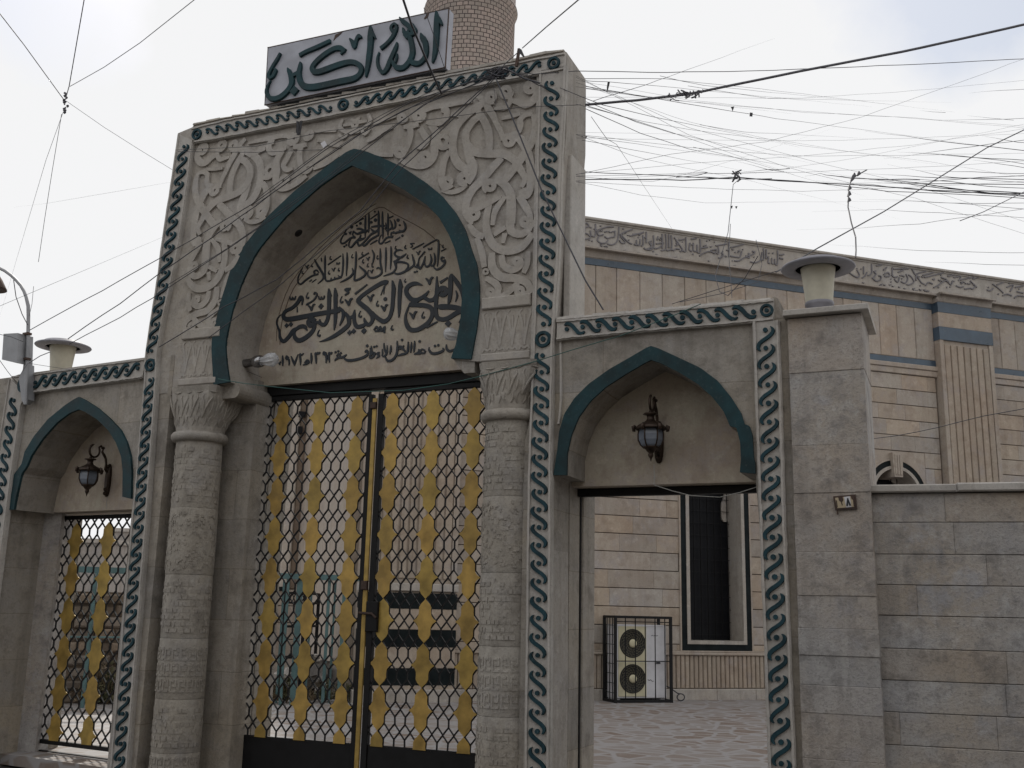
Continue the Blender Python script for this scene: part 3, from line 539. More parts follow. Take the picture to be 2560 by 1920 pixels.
# carved arabesque panel: the right half traced, the left half its mirror
UC = (G.uz(888, 374, .04)[0]+G.uz(882, 416, .04)[0])/2
def ring(x, y, r, w): return [(x+r*math.cos(a*.6981), y+r*math.sin(a*.6981), w) for a in range(10)]
def scroll(x, y, r, w, a0=0, turns=1.25, dr=.45, cw=1):
    n = int(9*turns)+1; return [(x+r*(1-dr*i/(n-1))*math.cos(a0+cw*i*.698), y+r*(1-dr*i/(n-1))*math.sin(a0+cw*i*.698), w*1.3*(1-.35*i/(n-1))) for i in range(n)]
R1 = [
 [(1930,370,40),(1955,450,60),(1945,600,72),(1880,740,80),(1800,860,80),(1700,990,80),(1620,1080,72),(1530,1060,64)],
 [(1962,60,45),(1978,150,70),(1930,235,75),(1850,275,66),(1770,240,56),(1690,232,36)], scroll(1905,95,58,44,-.2,1.6,.55,-1),
 scroll(1650,135,56,44,0,1.5), [(1690,180,40),(1690,240,46),(1650,300,50),(1580,310,40),(1520,318,20)], scroll(1490,195,52,40,1,1.5),[(1450,180,48),(1440,250,64),(1462,320,62),(1505,380,60),(1540,460,50),(1590,560,46),(1620,640,46)],
 scroll(1675,655,58,44,3.1,1.7,.5),[(1715,612,50),(1800,640,78),(1868,760,80),(1905,900,78),(1908,1050,76),(1900,1180,70),(1860,1245,58),(1805,1235,40)],scroll(1855,1220,46,40,2.5,1.4),
 [(1600,420,30),(1700,395,40),(1800,370,30)],[(1930,375,34),(1860,380,46),(1800,430,54),(1800,500,56),(1770,570,50),(1700,580,30)],
 [(1375,395,62),(1305,440,70),(1225,560,72),(1228,690,72),(1320,775,75),(1480,795,75),(1620,795,76),(1735,860,72),(1800,960,66),(1850,1060,50),(1810,1150,40)],
 [(1330,170,40),(1400,230,56),(1350,330,52),(1390,400,64),(1450,520,70),(1470,640,70),(1465,765,68)],
 [(1400,260,66),(1290,330,76),(1180,430,76),(1108,540,76),(1080,700,76),(1100,830,76),(1160,920,80),(1262,975,60)],
 [(1225,715,60),(1262,840,80),(1300,940,82),(1285,1030,72),(1240,1110,52)],scroll(1203,1058,58,46,1,1.6,.5),
 [(780,345,30),(880,300,44),(1000,280,50),(1150,255,40),(1290,240,20)],[(960,340,40),(1012,330,60),(1015,400,60),(960,460,60),(870,470,48),(800,462,24)],[(1060,375,34),(1180,385,46),(1260,400,24)],
 [(838,480,50),(905,570,76),(885,690,76),(885,800,76),(832,885,76),(740,925,60),(620,905,54),(520,860,40)],scroll(790,830,56,44,.3,1.6,.5),
 [(625,480,56),(632,600,58),(600,720,52),(545,800,50),(490,800,44),(470,760,30)],scroll(520,772,48,40,0,1.5,.5),
 [(735,520,50),(785,600,60),(812,660,52),(760,722,46),(695,722,30)],scroll(720,390,56,44,-1.6,1.6,.5),[(560,510,40),(640,500,52),(720,480,46)],scroll(545,410,44,36,0,1.4,.5),
 [(440,505,34),(340,545,46),(260,610,46),(170,665,24)],[(180,758,24),(320,802,38),(450,810,28)],
 [(1045,765,50),(990,870,66),(970,980,66),(962,1080,60),(1000,1162,54),(1062,1125,46)],scroll(1030,1095,52,42,.5,1.5,.5),[(960,1187,20),(1050,1202,42),(1150,1182,46),(1235,1128,24)],
 scroll(980,650,64,44,.6,1.2,.4),[(925,720,30),(985,735,40),(1050,715,26)],
 [(1600,835,70),(1500,945,76),(1385,1080,80),(1295,1170,80),(1232,1290,76),(1222,1420,70),(1285,1492,64)],scroll(1300,1440,66,50,1.5,1.6,.55),
 scroll(1475,1135,58,46,2,1.5,.5),[(1530,1062,60),(1622,1112,76),(1690,1212,80),(1710,1330,80),(1702,1540,78)],[(1780,1240,60),(1845,1335,70),(1900,1440,54),(1920,1520,30)],[(1592,1255,30),(1450,1322,56),(1320,1400,36)],
 [(0,425,26),(60,455,40),(170,445,24)],[(180,372,24),(205,440,42),(165,500,36),(120,540,34),(150,585,32),(205,525,24)],[(240,475,24),(340,435,36),(485,392,24)],[(30,572,24),(90,525,30)],[(5,470,30),(60,560,36),(110,520,20)]]
R2 = [
 [(432,-10,48),(440,100,54),(436,200,56),(445,275,50),(520,295,46),(578,235,46),(562,180,38)],scroll(540,210,30,26,0,1.5,.5),
 [(292,80,40),(270,200,46),(282,300,50),(332,382,52),(420,412,52),(520,382,50),(592,290,40)],[(405,35,26),(335,130,40),(312,235,26)],[(325,302,26),(405,248,28)],[(400,290,34),(385,360,24)],
 [(150,225,26),(195,290,42),(255,315,34)],[(205,320,30),(240,420,42),(258,525,34)],[(312,425,40),(312,520,52),(372,592,52),(470,600,50),(550,632,46),(572,690,40),(520,722,34)],scroll(505,690,30,26,0,1.6,.5),
 [(378,440,34),(390,510,42),(450,545,44),(512,510,38),(505,462,28)],scroll(485,482,26,24,0,1.4,.5),[(562,415,28),(552,500,40),(528,565,30)],ring(267,555,16,15),
 [(268,600,30),(340,640,44),(352,700,40),(302,742,34)],scroll(303,697,28,24,0,1.5,.5),[(492,630,34),(420,700,40),(335,745,26)]]
for mir in (None, UC):
    mb = MB(); strokes(mb, G, .04, 880, 200, .2351, R1, 60, .045, .020, 3, mir, .94, 1.18); strokes(mb, G, .04, 1120, 480, .3614, R2, 40, .045, .020, 3, mir, .94, 1.16)
    # imposts below the panel: ledge, small palmettes, rosette row
    def mu(u): return u if mir is None else 2*UC-u
    a, b = sorted((mu(G.uz(1207, 755, .04)[0]), mu(G.uz(1329, 755, .04)[0])))
    zt = G.uz(1270, 755, .04)[1]; mb.pbox(G, a, b, zt-.05, zt+.05, .012, .05, bev=.008)
    zb = G.uz(1255, 893, .04)[1]; mb.pbox(G, a, b, zb-.03, zb+.035, .016, .05, bev=.008)
    for i in range(4):
        uu = a+(b-a)*(i+.5)/4
        for sg in (-1, 1):
            ribbon(mb, G, [(uu, zb+.10, .018), (uu+sg*.016, zb+.22, .024), (uu+sg*.035, zt-.15, .026), (uu+sg*.05, zt-.10, .024), (uu+sg*.02, zt-.07, .012)], .045, .0365)
            ribbon(mb, G, [(uu, zb+.06, .02), (uu+sg*.03, zb+.08, .02), (uu+sg*.045, zb+.05, .012)], .045, .0365)
        ribbon(mb, G, [(uu, zb+.09, .02), (uu, zt-.12, .016)], .045, .0365)
    mb.build('arabesque_relief', MS['relief'], gate)
# inner fillets round the panel
mb = MB()
for pl_ in ([(483,361),(640,331),(900,277),(1100,236),(1309,195),(1348,188)],[(486,362),(474,440),(462,520),(446,625),(431,700),(410,800),(398,890)],[(1347,190),(1341,480),(1336,760),(1331,900)]):
    ribbon(mb, G, [(*G.uz(x, y, .04), .03) for x, y in pl_], .045, .02, .7, 2)
mb.build('panel_fillet', MS['frame'], gate)
# wave borders
strip(G, [(480,319),(560,299),(660,280),(900,232),(1118,187),(1290,155),(1412,131)], [(488,358),(560,346),(660,326),(900,278),(1118,233),(1290,199),(1412,176)], gate, .119, 1, (0.012, .443, .975), segs=[(.03, .423, -1), (.463, .957, 1)], wk=.95, lat=.74)
strip(G, [(445,335),(430,440),(405,600),(392,700),(376,800),(362,893),(361,945),(336,1242),(330,1290),(276,1912),(262,2070)], [(484,352),(474,428),(462,520),(446,625),(431,700),(409,800),(394,893),(393,945),(370,1280),(321,1912),(309,2070)], gate, .128, -1, (.3605,), segs=[(.006, .349, -1), (.374, 1, -1)], lat=.98)
strip(G, [(1348,176),(1340,480),(1336,760),(1330,905),(1319,1200),(1311,1912),(1309,2100)], [(1417,164),(1404,428),(1398,638),(1390,760),(1383,900),(1380,1200),(1376,1912),(1375,2100)], gate, .139, 1, (.388,), segs=[(.012, .379, 1), (.399, 1, 1)], lat=1.02)
# engaged columns
def column(axis_px, parent, seed):
    ax = [G.uz(x, y, .18) for x, y in axis_px]; ax.sort(key=lambda p: p[1]); zb, zt = ax[0][1], ax[-1][1]
    def cen(z):
        for a, b in zip(ax, ax[1:]):
            if z <= b[1] or b is ax[-1]: f = (z-a[1])/(b[1]-a[1]); return G.P(a[0]+(b[0]-a[0])*f, z, .18)
    # shaft of drums with shallow carved blocks
    rr = random.Random(seed+50); zn = zt; mb = MB()
    cuts = [zn-.05, zn-.05-.62, zn-.05-1.22, zn-.05-1.78, zn-.05-2.3, zn-.05-2.75, -.1]
    for di, (z1, z0) in enumerate(zip(cuts, cuts[1:])):
        if z1-z0 < .05: continue
        r0 = .213+rr.uniform(-.003, .003); prof = [(r0-.0015, z0+.001), (r0, z0+.006), (r0+.002, (z0+z1)/2), (r0, z1-.006), (r0-.0015, z1-.001)]; n = 40; vs = []
        for (r, z) in prof:
            c = cen(max(z, .05)); c.z = z
            for k in range(n): q = 2*math.pi*k/n; vs.append(c+(G.e*math.cos(q)+G.n*math.sin(q))*r)
        kt = 1+rr.uniform(-.08, .06); tn = (kt, kt, kt*.99)
        mb.add(vs, [(i*n+k, i*n+(k+1) % n, (i+1)*n+(k+1) % n, (i+1)*n+k) for i in range(4) for k in range(n)], tn, True)
        mb.add(vs[:n], [tuple(range(n))]); mb.add(vs[-n:], [tuple(range(n))])
        def cur(q0, q1, za, zb2, h):       # small raised block on the drum
            c = cen(max(za, .05)); c.z = 0; V = []
            for rad in (r0-.004, r0+h):
                for (q, z) in ((q0, za), (q1, za), (q1, zb2), (q0, zb2)): V.append(c+(G.e*math.cos(q)+G.n*math.sin(q))*rad+Vector((0, 0, z)))
            mb.add(V, [(4, 5, 6, 7), (0, 1, 5, 4), (1, 2, 6, 5), (2, 3, 7, 6), (3, 0, 4, 7)], (kt*rr.uniform(.9, 1.05),)*3)
        def arcq(q): return -math.pi/2+q
        mode = (0, 3, 0, 2, 0, 2)[di % 6]
        if mode == 0:                      # basket-weave courses
            z = z0+.05; row = 0
            while z < z1-.07:
                q = -1.9+(row % 2)*.13+rr.uniform(-.02, .02)
                while q < 1.9:
                    w = rr.choice((.16, .26, .36)); 
                    if rr.random() < .8: cur(arcq(q), arcq(q+w*.82), z, z+.034+rr.uniform(-.004, .004), rr.uniform(.003, .009))
                    if rr.random() < .3: cur(arcq(q+w*.3), arcq(q+w*.45), z+.034, z+.058, rr.uniform(.003, .007))
                    q += w
                z += .058; row += 1
        elif mode == 1:                    # rosettes and scrolls
            c = cen((z0+z1)/2)
            for rq in [-1.5+.5*i for i in range(7)]:
                for zz in (z0+.14, z0+.34, z0+.50):
                    if zz > z1-.08: continue
                    for (rad, a) in ((.062, 0), (.028, .5)):
                        pp = []
                        for i in range(13):
                            th = i*.5236+a; q = arcq(rq+rad*math.cos(th)/r0); cc = cen(zz); pp.append(Vector((cc.x, cc.y, zz+rad*math.sin(th)))+(G.e*math.cos(q)+G.n*math.sin(q))*(r0+.001))
                        mb.tube(pp, .008, 5, tn, False)
                    for sg in (-1, 1):
                        pp = []
                        for i in range(5):
                            q = arcq(rq+.25+sg*.06*(1 if i % 2 else .3)); cc = cen(zz); pp.append(Vector((cc.x, cc.y, zz-.09+i*.045))+(G.e*math.cos(q)+G.n*math.sin(q))*(r0+.001))
                        mb.tube(pp, .007, 5, tn, False)
        elif mode == 3:                    # worn scattered chips and small scrolls
            for _ in range(300):
                q = rr.uniform(-1.9, 1.9); z = rr.uniform(z0+.03, z1-.06); w = rr.uniform(.03, .14); cur(arcq(q), arcq(q+w), z, z+rr.uniform(.008, .03), rr.uniform(.002, .009))
        else:                              # interlaced key pattern
            q = -1.8
            while q < 1.8:
                z = z0+.06
                while z < z1-.13:
                    h = .007; 
                    cur(arcq(q), arcq(q+.27), z, z+.016, h); cur(arcq(q), arcq(q+.06), z+.016, z+.10, h); cur(arcq(q+.11), arcq(q+.27), z+.045, z+.062, h); cur(arcq(q+.21), arcq(q+.27), z+.062, z+.11, h); cur(arcq(q+.06), arcq(q+.18), z+.088, z+.104, h*.8)
                    z += .135
                q += .34
    col = mb.build('column', MS['drum'], parent)
    zn = zt; ztop = 3.49; mb = MB(); n = 32; vs = []; prof = [(0, .225), (.03, .235), (.12, .245), (.24, .265), (.33, .285), (.36, .29)]
    H = ztop-zn-.03
    lv = [i/7 for i in range(8)]
    for t in lv:
        z = zn+.03+H*t; c = cen(zn)
        for k in range(n):
            q = 2*math.pi*(k+.5)/n; cx, sx = math.cos(q), math.sin(q); rd = .222+.03*t
            sq = .255/max(abs(cx), abs(sx)); f = min(1, max(0, (t-.12)/.7)); f = f*f*(3-2*f); r = rd*(1-f)+min(sq, .335)*f
            if t > .9: r += .012
            vs.append(c + G.e*(cx*r+.035*f) + G.n*(sx*r+.03*f) + Vector((0, 0, z-c.z)))
    fs = [(i*n+k, i*n+(k+1) % n, (i+1)*n+(k+1) % n, (i+1)*n+k) for i in range(7) for k in range(n)]
    mb.add(vs, fs); mb.add(vs[-n:], [tuple(range(n))]); mb.add(vs[:n], [tuple(range(n-1, -1, -1))])
    # leaf carving on the capital
    rr = random.Random(seed); c0 = cen(zn)
    for k in range(14):
        q = 2*math.pi*k/14
        def on(q, t, out=0.0):
            cx, sx = math.cos(q), math.sin(q); f = min(1, max(0, (t-.12)/.7)); f = f*f*(3-2*f); r = (.222+.03*t)*(1-f)+min(.255/max(abs(cx), abs(sx)), .335)*f+out
            return c0+G.e*(cx*r+.035*f)+G.n*(sx*r+.03*f)+Vector((0, 0, zn+.03+H*t-c0.z))
        for sg in (-1, 1):
            mb.tube([on(q, .30, .0), on(q+sg*.03, .46, .003), on(q+sg*.08, .62, .004), on(q+sg*.14, .72, .004), on(q+sg*.10, .80, .001)], [.008, .011, .011, .009, .004], 5)
            mb.tube([on(q+sg*.10, .12, .0), on(q+sg*.17, .22, .003), on(q+sg*.13, .32, .002)], [.005, .010, .005], 5)
        mb.tube([on(q+.22, .36, 0), on(q+.22, .50, .004), on(q+.22, .62, 0)], [.004, .012, .003], 5)
        mb.tube([on(q+.05, .86, .001), on(q+.17, .84, .003), on(q+.29, .86, .001)], [.004, .008, .004], 5)
    mb.build('capital', MS['drum'], col)
    mb = MB(); mb.lathe(cen(zn), [(.2, -.06), (.245, -.05), (.262, -.02), (.262, .005), (.245, .03), (.2, .035)], 36); mb.build('neck_ring', MS['drum'], col)
    return col
column([(500,1095),(492,1200),(436,1920)], gate, 1); column([(1281,1043),(1272,1300),(1260,1879)], gate, 2)
# reveal walls behind the columns and the rounded arch springers
mb = MB(); jl = [(G.uz(642, 1003, .42)), (G.uz(608, 1400, .42)), (G.uz(573, 1900, .42))]
face_prism(mb, G, [(-4.02, -.12), (-4.02, 3.62), (jl[0][0]-.01, 3.62), jl[0], jl[1], jl[2], (jl[2][0], -.12)], .42, .93); js = [G.uz(690, 1000, .70), G.uz(655, 1400, .70), G.uz(625, 1870, .70)]; face_prism(mb, G, [(-3.6, -.12), (-3.6, 3.6), (js[0][0], 3.6), js[0], js[1], js[2], (js[2][0], -.12)], .70, 1.0); mb.build('reveal_wall', MS['stone'], gate)
mb = MB(); ur = G.uz(1242, 1000, .42)[0]; mb.pbox(G, ur, .15, -.12, 3.62, .42, .93); mb.build('reveal_wall', MS['stone'], gate)
mb = MB(); zs = g_in[0][1]; lo, hi = g_out[0][0]-.02, g_in[0][0]+.06
pg = [(lo, zs+.015)]+[(hi-.06+.06*math.sin(math.pi*i/8), zs-.02+.075*math.cos(math.pi*i/8)-.04) for i in range(9)]+[(lo, zs-.135)]
face_prism(mb, G, pg, .10, .60); mb.build('arch_springer', MS['stone'], gate)
mb = MB(); zs = g_in[-1][1]; lo, hi = g_in[-1][0]+.01, g_out[-1][0]+.02
face_prism(mb, G, [(lo, zs-.006), (hi, zs-.006), (hi, zs-.13), (lo+.10, zs-.13)], .052, .56); mb.build('impost_block', MS['stone'], gate)
best = min(((math.dist(G.uz(745, 583, d), q), d, i) for d in [.06+.01*k for k in range(45)] for i, q in enumerate(resample(g_in, 200))), key=lambda t: t[0])
qa = resample(g_in, 200); qi = qa[best[2]]; qb = qa[best[2]+1]; tt = (G.e*(qb[0]-qi[0])+Vector((0, 0, qb[1]-qi[1]))).normalized(); nn = tt.cross(G.n).normalized()
mb = MB(); mb.lathe(G.P(qi[0], qi[1], best[1]), [(.042, -.03), (.042, .003), (.0, .004)], 16, nn if nn.dot(G.P(-1.85, 4, .3)-G.P(qi[0], qi[1], .3)) > 0 else -nn); mb.build('dark_hole_disc', MS['dark'], gate)
# shade inside the soffit hole, painted as the flat dark disc above
# ================================================================== iron gate leaves
def lattice_gate(pl, u0, u1, z0, z1, d, W, cu, zc, H, frame_w=.045, sides=(1, 1)):
    """bars of tall hexagons with diamonds between; nodes at cu+k*W (k integer) and zc+j*H/2"""
    mb = MB(); hz = H/2; dg = hz*.33; t = .0098
    k0 = math.floor((u0-cu)/W)-1; k1 = math.ceil((u1-cu)/W)+1; j0 = math.floor((z0-zc)/hz)-1; j1 = math.ceil((z1-zc)/hz)+1
    def clip(a, b):
        t0, t1 = 0.0, 1.0; dx, dz = b[0]-a[0], b[1]-a[1]
        for p, q in ((-dx, a[0]-u0), (dx, u1-a[0]), (-dz, a[1]-z0), (dz, z1-a[1])):
            if abs(p) < 1e-12:
                if q < 0: return None
            else:
                r = q/p
                if p < 0: t0 = max(t0, r)
                else: t1 = min(t1, r)
        if t1-t0 < 1e-4: return None
        return (a[0]+dx*t0, a[1]+dz*t0), (a[0]+dx*t1, a[1]+dz*t1)
    def seg(a, b, dd, w):
        c = clip(a, b)
        if not c: return
        A, B = pl.P(*c[0], dd), pl.P(*c[1], dd); mb.bar(A, B, w, .016, up=pl.n)
    for k in range(k0, k1+1):
        ub = cu+(k+.5)*W
        for j in range(j0, j1+1):
            zb = zc+j*hz; ju = random.uniform(-.0035, .0035)
            seg((ub+ju, zb+dg), (ub, zb+hz-dg), d, t)
            for sg in (-1, 1):
                dd = d+(.0035 if sg > 0 else -.0035); tb = t*(1.12 if sg > 0 else .8); tc = t*(.8 if sg > 0 else 1.12)
                seg((ub, zb+dg), (cu+(k+.5+sg*.5)*W, zb), dd, tc); seg((ub, zb-dg), (cu+(k+.5+sg*.5)*W, zb), dd, tb)
                # the crossing continues past the node, as flat bars do
    return mb
def ornament(pl, u, z, W, H, d, clipz=None, seed=0):
    hw = W*1.10; hz = H/2; f = W*.60
    half = [(0, -hz), (f*.25, -hz*.91), (f*.70, -hz*.77), (f*.96, -hz*.62), (f*.94, -hz*.42), (f*1.0, -hz*.27), (f*1.28, -hz*.12), (hw, 0), (f*1.28, hz*.12), (f*1.0, hz*.27), (f*.94, hz*.42), (f*.96, hz*.62), (f*.70, hz*.77), (f*.25, hz*.91), (0, hz)]
    pts = half + [(-x, y) for x, y in half[-2:0:-1]]
    if clipz is not None:
        pts = [(x, max(y, clipz-z)) for x, y in pts]
    mb = MB(); rr = random.Random(seed); n = len(pts); vs = []
    tilt = rr.uniform(-.006, .006); bend = rr.uniform(-.004, .003); c = [0, .004]
    for dd in (0, 1):
        vs.append(pl.P(u, z if clipz is None else max(z, clipz), d+dd*.003))
        for (x, y) in pts: vs.append(pl.P(u+x, z+y, d+dd*.003+tilt*x/W*.5+bend*(y/hz)**2))
    m = n+1
    fs = [(0, 1+i, 1+(i+1) % n) for i in range(n)] + [(m, m+1+(i+1) % n, m+1+i) for i in range(n)] + [(1+i, m+1+i, m+1+(i+1) % n, 1+(i+1) % n) for i in range(n)]
    k = rr.uniform(.82, 1.08); mb.add(vs, fs, (k, k*rr.uniform(.95, 1.02), k*.98)); return mb
GD = .62; PW = .4125; HW = .3715
zt_g = 3.44; zb_g = .335
def main_leaf(name, u0, u1, cols, label, zoff, bars):
    lf = empty(name, G.P((u0+u1)/2, 0, GD), label, 'gate leaf', 'iron leaves of the main gate')
    lattice_gate(G, u0, u1, zb_g, zt_g, GD, PW/4, cols[1], zoff, HW).build('lattice', MS['black'], lf)
    mb = MB()
    for (a, b, c, d_) in bars: mb.pbox(G, a, b, c, d_, GD-.025, GD+.025, bev=.003)
    mb.build('leaf_frame', MS['black'], lf)
    mb = MB(); mb.pbox(G, u0, u1, .03, zb_g+.02, GD-.012, GD+.012, bev=.003); mb.build('kick_panel', MS['black'], lf)
    for ci, u in enumerate(cols):
        for j in range(9):
            z = zoff-HW*j
            if z+HW/2 < zb_g: continue
            uu = u+random.uniform(-.004, .004)
            ornament(G, uu, z, PW/4, HW, GD-.02, zb_g+.01, ci*20+j).build('gold_plaque', MS['gold'], lf)
    return lf
leaf1 = main_leaf('gate_leaf', -3.27, -1.87, (-2.865, -2.445, -2.03), 'left leaf of the iron main gate with three rows of gold plaques', 3.253,
    [(-3.30, -3.26, .03, zt_g), (-1.908, -1.862, .03, zt_g), (-3.26, -1.908, zt_g, zt_g+.045), (-3.26, -1.908, .0, .035)])
mb = MB(); mb.pbox(G, -1.861, -1.818, .03, 3.40, GD-.03, GD-.012, bev=.003); mb.build('gold_meeting_strip', MS['gold'], leaf1)
for z0_, z1_ in ((3.30, 3.36), (1.66, 1.74)): mb = MB(); mb.pbox(G, -1.875, -1.812, z0_, z1_, GD-.055, GD-.02, bev=.006); mb.build('bolt', MS['rust'], leaf1)
mb = MB(); mb.tube([G.P(-1.88, 1.46, GD-.05), G.P(-1.74, 1.455, GD-.06), G.P(-1.70, 1.42, GD-.055)], .012, 6); mb.build('handle', MS['rust'], leaf1)
leaf2 = main_leaf('gate_leaf', -1.745, -.42, (-1.655, -1.24, -.83), 'right leaf of the iron main gate with a black lock box', 3.262,
    [(-1.806, -1.748, .03, zt_g), (-.46, -.42, .03, zt_g), (-1.748, -.46, zt_g, zt_g+.045), (-1.748, -.46, .0, .035)])
mb = MB(); mb.pbox(G, -1.81, -1.69, 1.30, 1.56, GD-.05, GD-.02, bev=.006); mb.build('lock_box', MS['black'], leaf2)
mb = MB(); mb.pbox(G, -3.34, -.36, zt_g+.05, zl+.0, GD-.04, GD+.06, bev=.004); o = mb.build('gate_transom', MS['black']); tag(o, 'thick black transom above the main gate leaves, under the lettered tympanum', 'transom')
# ================================================================== right side gateway
sg = empty('side_gateway', G.P(0.95, 0, 0), 'smaller stone gateway with open doorway, right of the tall gateway', 'gateway')
r_out = [(235,1350),(245,1290),(262,1180),(275,1050),(310,930),(380,820),(480,720),(620,620),(760,540),(880,470),(910,459),(960,475),(1080,530),(1250,610),(1370,700),(1460,810),(1530,920),(1555,1000),(1588,1008),(1610,1080),(1620,1250),(1630,1260),(1630,1340)]
r_in = [(328,1350),(330,1200),(360,1070),(410,950),(490,840),(600,740),(740,650),(860,580),(910,556),(980,580),(1100,640),(1230,720),(1330,810),(1410,910),(1440,980),(1455,1015),(1498,1020),(1525,1130),(1530,1240),(1522,1330)]
r_out = [Z(1300+x*.3617, 700+y*.3617) for x, y in r_out]; r_in = [Z(1300+x*.3617, 700+y*.3617) for x, y in r_in]
rl = [Z(1376,1700)]; ul_r = Z(1381,1195)[0]
pr = [Z(1920,1800)]; pilL = [Z(1969,800), Z(1990,1300), Z(2003,1650)]
poly = [Z(1378,801), Z(1420,797), Z(1660,773), Z(1924,747), Z(1935,741), Z(1944,745), Z(1947,770)] + pilL + [(pilL[-1][0], -.12), (pr[0][0], -.12), pr[0], Z(1897,1293), Z(1890,1212)] + [r_out[-1]] + r_in[::-1] + [r_out[0], (ul_r, r_out[0][1]-.03), (rl[0][0], -.12), (rl[0][0]-.25, -.12), (ul_r-.25, 2.8)]
mb = MB(); face_prism(mb, G, poly, .046, .47); mb.build('gateway_wall', MS['stone'], sg)
arch_band(G, r_out, r_in, 10, 8, .05, .022, sg)
zr = G.uz(1600, 1212, .45)[1]
mb = MB(); mb.pbox(G, ul_r-.2, Z(1900,1200)[0]+.15, zr, 3.75, .455, .80); mb.build('tympanum', MS['tymp'], sg)
mb = MB(); mb.pbox(G, ul_r-.30, ul_r+.005, -.12, zr+.1, .47, .66, bev=.006); mb.pbox(G, ul_r-.30, ul_r+.035, -.12, zr+.1, .685, .98, bev=.008); mb.pbox(G, Z(1915,1500)[0]-.005, Z(1915,1500)[0]+.2, -.12, zr+.1, .47, .95, bev=.006); mb.build('door_jamb', MS['stone'], sg)
mb = MB(); mb.pbox(G, ul_r+.0, Z(1915,1400)[0], zr-.065, zr-.004, .60, .67, bev=.004); mb.pbox(G, ul_r-.02, ul_r+.02, 0, zr-.066, .662, .684); mb.build('door_frame', MS['black'], sg)
strip(G, [(1392,799),(1420,797),(1660,773),(1924,748),(1934,746)], [(1392,852),(1420,848),(1660,826),(1897,806),(1934,802)], sg, .134, 1, (.972,), segs=[(.012, .955, -1)], d_front=0.006, wk=1.12, lat=.84)
strip(G, [(1880,806),(1889,1050),(1898,1293),(1920,1912),(1926,2100)], [(1948,800),(1957,1050),(1964,1293),(1990,1912),(1997,2100)], sg, .137, -1, (), segs=[(.0, 1, -1)], d_front=0.004)
mb = MB()
ribbon(mb, G, [(*G.uz(x, y, .04), .022) for x, y in ((1402,853),(1403,1000),(1397,1060))], .048, .028, .7, 2)
rr = random.Random(5)
for a, b in zip(range(0, 24), range(1, 25)):
    x0 = 1395+a*22.2; x1 = 1395+b*22.2; p = Z(x0, 799.5-(x0-1398)*.0931); q = Z(x1, 799.5-(x1-1398)*.0931); h = rr.uniform(.008, .02)
    mb.prism([G.P(p[0], p[1]-.01, .0), G.P(q[0], q[1]-.01, .0), G.P(q[0], q[1]+h, .01), G.P(p[0], p[1]+h*rr.uniform(.7, 1), .01)], G.n*.44)
mb.build('top_fillet', MS['frame'], sg)
# ================================================================== gate-post pier with its cap
pier = empty('gate_pier', G.P(1.75, 0, 0), 'square grey stone pier with thin slab cap and a brimmed lamp on top', 'pier')
pL = G.uz(1972, 900, .02)[0]; pR = G.uz(2166, 1000, .02)[0]; pT = G.uz(2060, 789, .02)[1]
mb = MB(); rr = random.Random(8); z = -.12
lev = [G.uz(2090, y, .02)[1] for y in (1900,1785,1715,1640,1572,1490,1380,1232,1112,928,789)]
lev = [-.12]+lev
for i, (a, b) in enumerate(zip(lev, lev[1:])):
    k = rr.uniform(.90, 1.06); w = rr.uniform(-.015, .035)
    mb.pbox(G, pL+rr.uniform(-.004, .004), pR+rr.uniform(-.004, .003), a+.0003, b-.0003, .0+rr.uniform(.0, .008), .62, (k*(1+w), k, k*(1-w)), .003)
mb.build('pier_block', MS['wall'], pier)
mb = MB(); mb.pbox(G, G.uz(1957, 790, -.06)[0], pR+.05, pT+.0, pT+.045, -.065, .68, bev=.005); mb.build('pier_cap', MS['frame'], pier)
# house number plate
np_ = empty('house_number_plate', G.P(*G.uz(2113, 1256, .0), -.01), 'small rusty enamel plate with the numeral eight, screwed to the grey pier', 'number plate')
qd = [G.uz(x, y, -.005) for x, y in ((2083,1241),(2139,1236),(2143,1272),(2088,1275))]
mb = MB(); face_prism(mb, G, qd[::-1], -.012, .02); mb.build('plate', MS['rust'], np_)
def inq(a, b):    # point inside the plate quad
    x = [qd[0][i]*(1-a)*(1-b)+qd[1][i]*a*(1-b)+qd[2][i]*a*b+qd[3][i]*(1-a)*b for i in (0, 1)]; return x[0], x[1]
mb = MB()
face_prism(mb, G, [inq(*p) for p in ((.08,.13),(.92,.10),(.90,.86),(.10,.88))][::-1], -.0145, -.011, (.75, .62, .40)); mb.build('enamel', MS['white'], np_)
mb = MB(); face_prism(mb, G, [inq(*p) for p in ((.48,.12),(.74,.10),(.76,.86),(.52,.87))][::-1], -.0165, -.014)
mb.build('white_panel', MS['white'], np_)
mb = MB()
for st in ([(.64,.22,.007),(.605,.5,.011),(.565,.78,.013)], [(.64,.22,.007),(.67,.5,.011),(.715,.77,.013)]): ribbon(mb, G, [(*inq(a, b), w) for a, b, w in st], -.016, -.0185)
mb.build('numeral', MS['ink'], np_)
mb = MB()
for pg in ([(.22,.12),(.42,.10),(.44,.34),(.36,.48),(.38,.70),(.34,.72),(.31,.45),(.24,.36)], [(.78,.10),(.92,.10),(.92,.86),(.86,.84),(.86,.38),(.80,.30)], [(.10,.30),(.14,.32),(.14,.80),(.10,.86)]): face_prism(mb, G, [inq(*p) for p in pg][::-1], -.0165, -.014)
p0 = inq(.1, .98); mb.pbox(G, p0[0]-.004, p0[0]+.006, p0[1]-.035, p0[1], -.012, -.004)
mb.build('rust_patch', MS['rust'], np_)
